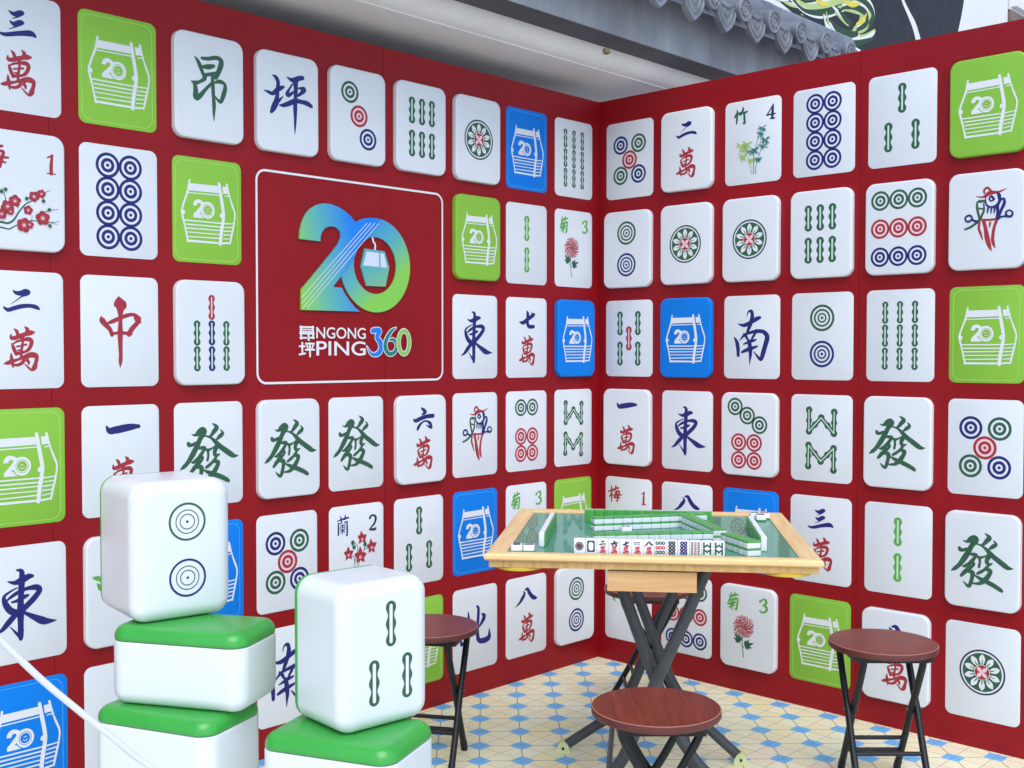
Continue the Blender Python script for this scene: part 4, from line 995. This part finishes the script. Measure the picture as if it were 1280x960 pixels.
# ------------------------------------------------------------------ mahjong table
TX, TY, TR = -1.055, -1.070, R(-52.9)
tb = empty('mahjong_table', (TX, TY, 0), (0, 0, TR))
tag(tb, 'square pale wood mahjong table with green top on crossed dark grey folding legs', 'table')
S, RWD = .4525, .056
for k in range(4):
    mb = MB()
    prof = [(-S+.004, .7800), (-S, .784), (-S, .792), (-S+.0025, .7965), (-S+.007, .7988), (-S+.020, .7992), (-S+RWD-.008, .7970), (-S+RWD, .7945), (-S+RWD, .7835)]
    # mitred rail: ends lie on the diagonals
    rings = []
    for s in (-1, 1):
        rings.append([(s*(-y)*(1), y, z) for y, z in prof])
    mb.grid(rings, 'pale_wood', cap0=True, cap1=True)
    mb.build('rim_rail', tb, (0, 0, 0), (0, 0, R(90*k)))
    mb = MB(); L_ = S-.012
    mb.box(-L_+(.0 if k % 2 == 0 else .0225), L_-(.0 if k % 2 == 0 else .0225), -L_, -L_+.022, .7605, .7798, 'pale_wood_side'); mb.build('apron', tb, (0, 0, 0), (0, 0, R(90*k)))
mb = MB(); mb.box(-S+RWD+.0003, S-RWD-.0003, -S+RWD+.0003, S-RWD-.0003, .7665, .7915, 'felt'); mb.build('playing_surface', tb)
dr = MB(); dr.box(-.118, .122, -.428, -.414, .700, .7545, 'drawer_wood'); 
dro = dr.build('drawer', tb)
dr = MB(); dr.box(-.110, .114, -.4135, -.22, .708, .748, 'pale_wood_side'); dr.build('drawer_tray', dro)
for sx in (-1, 1):
    for sy in (-1, 1):
        mb = MB(); mb.lathe([(.002, .7495), (.060, .7495), (.067, .7515), (.068, .7585), (.064, .760), (.002, .760)], 'brass', 40, (sx*.362, sy*.378, 0), False, False); mb.build('cup_tray', tb)
QP = [(.157, .742), (.090, .578), (.020, .420), (-.045, .258), (-.080, .183), (-.118, .138), (-.175, .096), (-.285, .020)]
PP = [(.108, .742), (.087, .684), (.045, .568), (-.005, .432), (-.037, .350), (-.070, .272), (-.105, .212), (-.140, .164), (-.200, .108), (-.298, .020)]
for sg_, ys, QQ in ((1, (-.278, .278), QP), (-1, (-.238, .238), PP)):
    for yy in ys:
        path = catmull([(sg_*x, yy, z) for x, z in QQ], 5)
        mb = MB(); mb.tube(path, [.0175 if i < 30 else .0165 for i in range(len(path))], 'grey_metal', 14)
        l = mb.build('leg', tb)
        p = Vector(path[-1])
        mb = MB()
        half = [(p.x+.0235*math.cos(R(a)), .0008+.040*math.sin(R(a))) for a in range(0, 181, 12)]
        mb.grid([[(x, yy-.0205, z) for x, z in half], [(x, yy+.0205, z) for x, z in half]], 'foot_cap', smooth=False, cap0=True, cap1=True)
        mb.tube([(p.x, yy-.026, .020), (p.x, yy-.0208, .020)], .0042, 'black_metal', 10)
        mb.build('foot_cap', l)
    mb = MB(); mb.tube([(sg_*QQ[0][0], ys[0], .742), (sg_*QQ[0][0], ys[1], .742)], .012, 'grey_metal', 12); mb.build('top_bar', tb)
    mb = MB(); mb.tube([(-sg_*.118, ys[0], .138), (-sg_*.118, ys[1], .138)], .0085, 'grey_metal', 12); mb.build('cross_bar', tb)
for s in (-1, 1):
    mb = MB(); mb.tube([(-.009*0, s*.215, .374), (0, s*.303, .374)], .007, 'black_metal', 12); mb.build('pivot_bolt', tb)
mb = MB(); mb.box(-.20, .20, -.30, .30, .750, .7602, 'pale_wood_side'); mb.build('leg_board', tb)

# ------------------------------------------------------------------ small mahjong tiles on the table
TW, TL_, TT = .0312, .0420, .0205
mb = MB(); slab(mb, TW, TL_, .003, .0050, TT, 'mj_white', rt=.0022, n=3, seg=3); slab(mb, TW, TL_, .003, .0, .0036, 'mj_green', rb=.0018, n=3, seg=3); slab(mb, TW-.0002, TL_-.0002, .003, .0036, .0050, 'mj_seam', n=3)
small_mesh = mb.mesh('mahjong_tile')
TM = Matrix.Translation((TX, TY, 0)) @ Matrix.Rotation(TR, 4, 'Z')
ZB = .7918
def small(x, y, z, rx, rz, label, group):
    o = bpy.data.objects.new('small_mahjong_tile', small_mesh); COL.objects.link(o)
    o.matrix_world = TM @ Matrix.Translation((x, y, z)) @ Matrix.Rotation(rz, 4, 'Z') @ Matrix.Rotation(rx, 4, 'X')
    tag(o, label, 'mahjong tile', group)
    return o
P_ = .0316
rs = random.Random(4)
def jit(a): return rs.uniform(-a, a)
def lie_row(n, x0, y0, deg, label, group, layers=2):
    th = R(deg)
    for L in range(layers):
        for k in range(n):
            u = (k+.5)*P_; v = TL_/2+jit(.0008)
            small(x0+u*math.cos(th)-v*math.sin(th), y0+u*math.sin(th)+v*math.cos(th), ZB+(L+1)*TT+L*.0002, R(180), th+jit(.012), label, group)
lie_row(12, -.172, .016, 20.8, 'green-backed tile lying in the two-layer row at the back of the table', 'tiles stacked in the back row')
lie_row(11, -.160, -.300, 12.7, 'green-backed tile lying in the two-layer row behind the standing hand', 'tiles stacked in the front row')
lie_row(9, .098, .105, -73, 'green-backed tile lying in the two-layer slanting row joining back and front rows', 'tiles stacked in the slanting row')
lie_row(5, .196, -.232, -66, 'green-backed tile lying in the two-layer row slanting to the front right rim', 'tiles stacked at the front right')
for k in range(13):
    small(-.307+TT/2*0+.010+jit(.0004), -.292+(k+.5)*P_, ZB+TL_/2, R(90), R(-90), 'tile standing in the row along the left side, green back to the middle', 'tiles standing along the left side')
    small(.302+jit(.0004)-.002, -.292+(k+.5)*P_, ZB+TL_/2, R(90), R(90), 'tile standing in the row along the right side, green back to the middle', 'tiles standing along the right side')
    small(-.212+(k+.5)*P_, .196+jit(.0004), ZB+TL_/2, R(90), R(180), 'tile standing in the far row with its green back to the camera', 'tiles standing along the far side')
def tiny_wan(o, num):
    pr = Print(TT+.0003)
    if num == 'si':
        for P in ([(-.0075, .013, .0016), (-.0068, .0065, .0016)], [(-.0075, .013, .0015), (.0075, .0135, .002), (.0065, .0065, .0016)], [(-.0068, .0068, .0013), (.0065, .0068, .0013)], [(-.002, .013, .0015), (-.0035, .009, .0013)], [(.002, .013, .0015), (.0035, .0092, .0013)]): pr.stroke(P, 'tiny_navy', smooth=False)
    else: glyph(pr, num, 'tiny_navy', scale=.195, dx={'ba': .0035}.get(num, .0005), dy=-.0058, wk=1.35)
    glyph(pr, 'wan', 'tiny_red', scale=.19, dx=.001, dy=.0015, wk=1.15)
    pr.build('face_mark', o)
def tiny(o, kind):
    pr = Print(TT+.0003)
    if kind == 'ring':
        pr.disc(0, 0, .0115, 'tiny_navy', 28)
        for k in range(12):
            a = R(30*k); pr.disc(.0082*math.cos(a), .0082*math.sin(a), .0011, 'mj_white', 8)
        pr.stroke([(-.005, -.005, .0026), (.005, .005, .0026)], 'tiny_red', smooth=False); pr.stroke([(-.005, .005, .0022), (.005, -.005, .0022)], 'tiny_green', smooth=False)
    elif kind == 'frame':
        z = pr.z
        pr.mb.grid([[(x, y, z) for x, y in rrect(.0215, .0315, .004, 4)], [(x, y, z) for x, y in rrect(.0135, .0235, .005, 4)]], 'tiny_navy', smooth=False)
    elif kind == '9p':
        for y, c in ((.0125, 'tiny_green'), (0, 'tiny_red'), (-.0125, 'tiny_green')):
            for x in (-.0085, 0, .0085): pr.disc(x, y, .0048, c, 14); pr.disc(x, y, .0018, 'mj_white', 8)
    elif kind in ('8p', '8q'):
        for y in (.0137, .0046, -.0046, -.0137):
            for x in (-.0048, .0048): pr.disc(x, y, .0052, 'tiny_navy' if kind == '8p' else 'navy', 14); pr.disc(x, y, .0014, 'mj_white', 8)
    elif kind == '9s':
        for x, c in ((-.0088, 'tiny_green'), (0, 'tiny_red'), (.0088, 'tiny_green')):
            for y in (.0118, 0, -.0118): stick(pr, x, y, .0112, .0058, c, .22, 'mj_white')
    elif kind == '8s':
        for P in ([(-.0088, .0145), (-.0088, .0030), (0, .0095), (.0088, .0030), (.0088, .0145)], [(-.0088, -.0145), (-.0088, -.0030), (0, -.0095), (.0088, -.0030), (.0088, -.0145)]):
            for a, b in zip(P, P[1:]): pr.stroke([(*a, .0046), (*b, .0046)], 'tiny_green', smooth=False)
            for a in P: pr.disc(*a, .0028, 'tiny_green', 10)
    pr.build('face_mark', o)
HAND = (('ring', 'round dark emblem, at the left end'), ('frame', 'a navy frame round an empty middle'), ('er', 'two dark strokes over a red character'), ('liu', 'a dark six over a red character'), ('qi', 'a dark seven over a red character'), ('si', 'a dark four over a red character'), ('ba', 'a dark eight over a red character'), ('9p', 'green, red and green rows of dots'), ('8p', 'greenish black dots beside the red-striped dots tile'), ('8q', 'purplish navy dots'), ('9s', 'a red middle column of sticks'), ('8s', 'zigzag sticks, second from the right end'), ('8s', 'zigzag sticks, at the right end'))
for k, (kd, tx) in enumerate(HAND):
    o = small(-.212+(k+.5)*P_, -.3640+jit(.0004), ZB+TL_/2+.0002, R(90), jit(.008), 'standing hand tile with '+tx, 'standing hand tiles at the near rim')
    (tiny_wan if kd in ('er', 'liu', 'qi', 'si', 'ba') else tiny)(o, kd)
for x, y, rz, kd, tx in ((-.372, -.366, .10, '8p', 'face-up tile at the left end of the pair in the near left table corner'), (-.338, -.364, .06, '9p', 'face-up tile, right one of the pair in the near left table corner'),
                         (-.075, -.010, .25, 'frame', 'loose white tile lying in the middle in front of the back row'), (.348, .345, .05, '8s', 'face-up tile, left of three in the far right table corner'), (.380, .345, .02, '9s', 'face-up tile, right of three in the far right table corner'), (.364, .302, .03, '9p', 'face-up tile, nearest of three in the far right table corner')):
    o = small(x, y, ZB, 0, rz, tx, 'loose face-up tiles'); tiny(o, kd)

# ------------------------------------------------------------------ rope
mb = MB()
rp = [(-3.80, -1.7, 1.52), (-3.55, -1.7, 1.275), (-3.296, -1.7, 1.012), (-3.267, -1.7, .981), (-3.217, -1.7, .922), (-3.164, -1.7, .866), (-3.113, -1.7, .814), (-3.06, -1.7, .762), (-2.85, -1.71, .585), (-2.6, -1.72, .42), (-2.3, -1.74, .27), (-2.0, -1.76, .15), (-1.8, -1.78, .05), (-1.7, -1.80, .006)]  # visible stretch computed from image pixels cast onto an assumed upright plane
mb.tube(catmull(rp, 6), .0045, 'rope', 10)
tag(mb.build('rope'), 'thin white rope hanging across the bottom left corner in front of the blocks', 'rope')
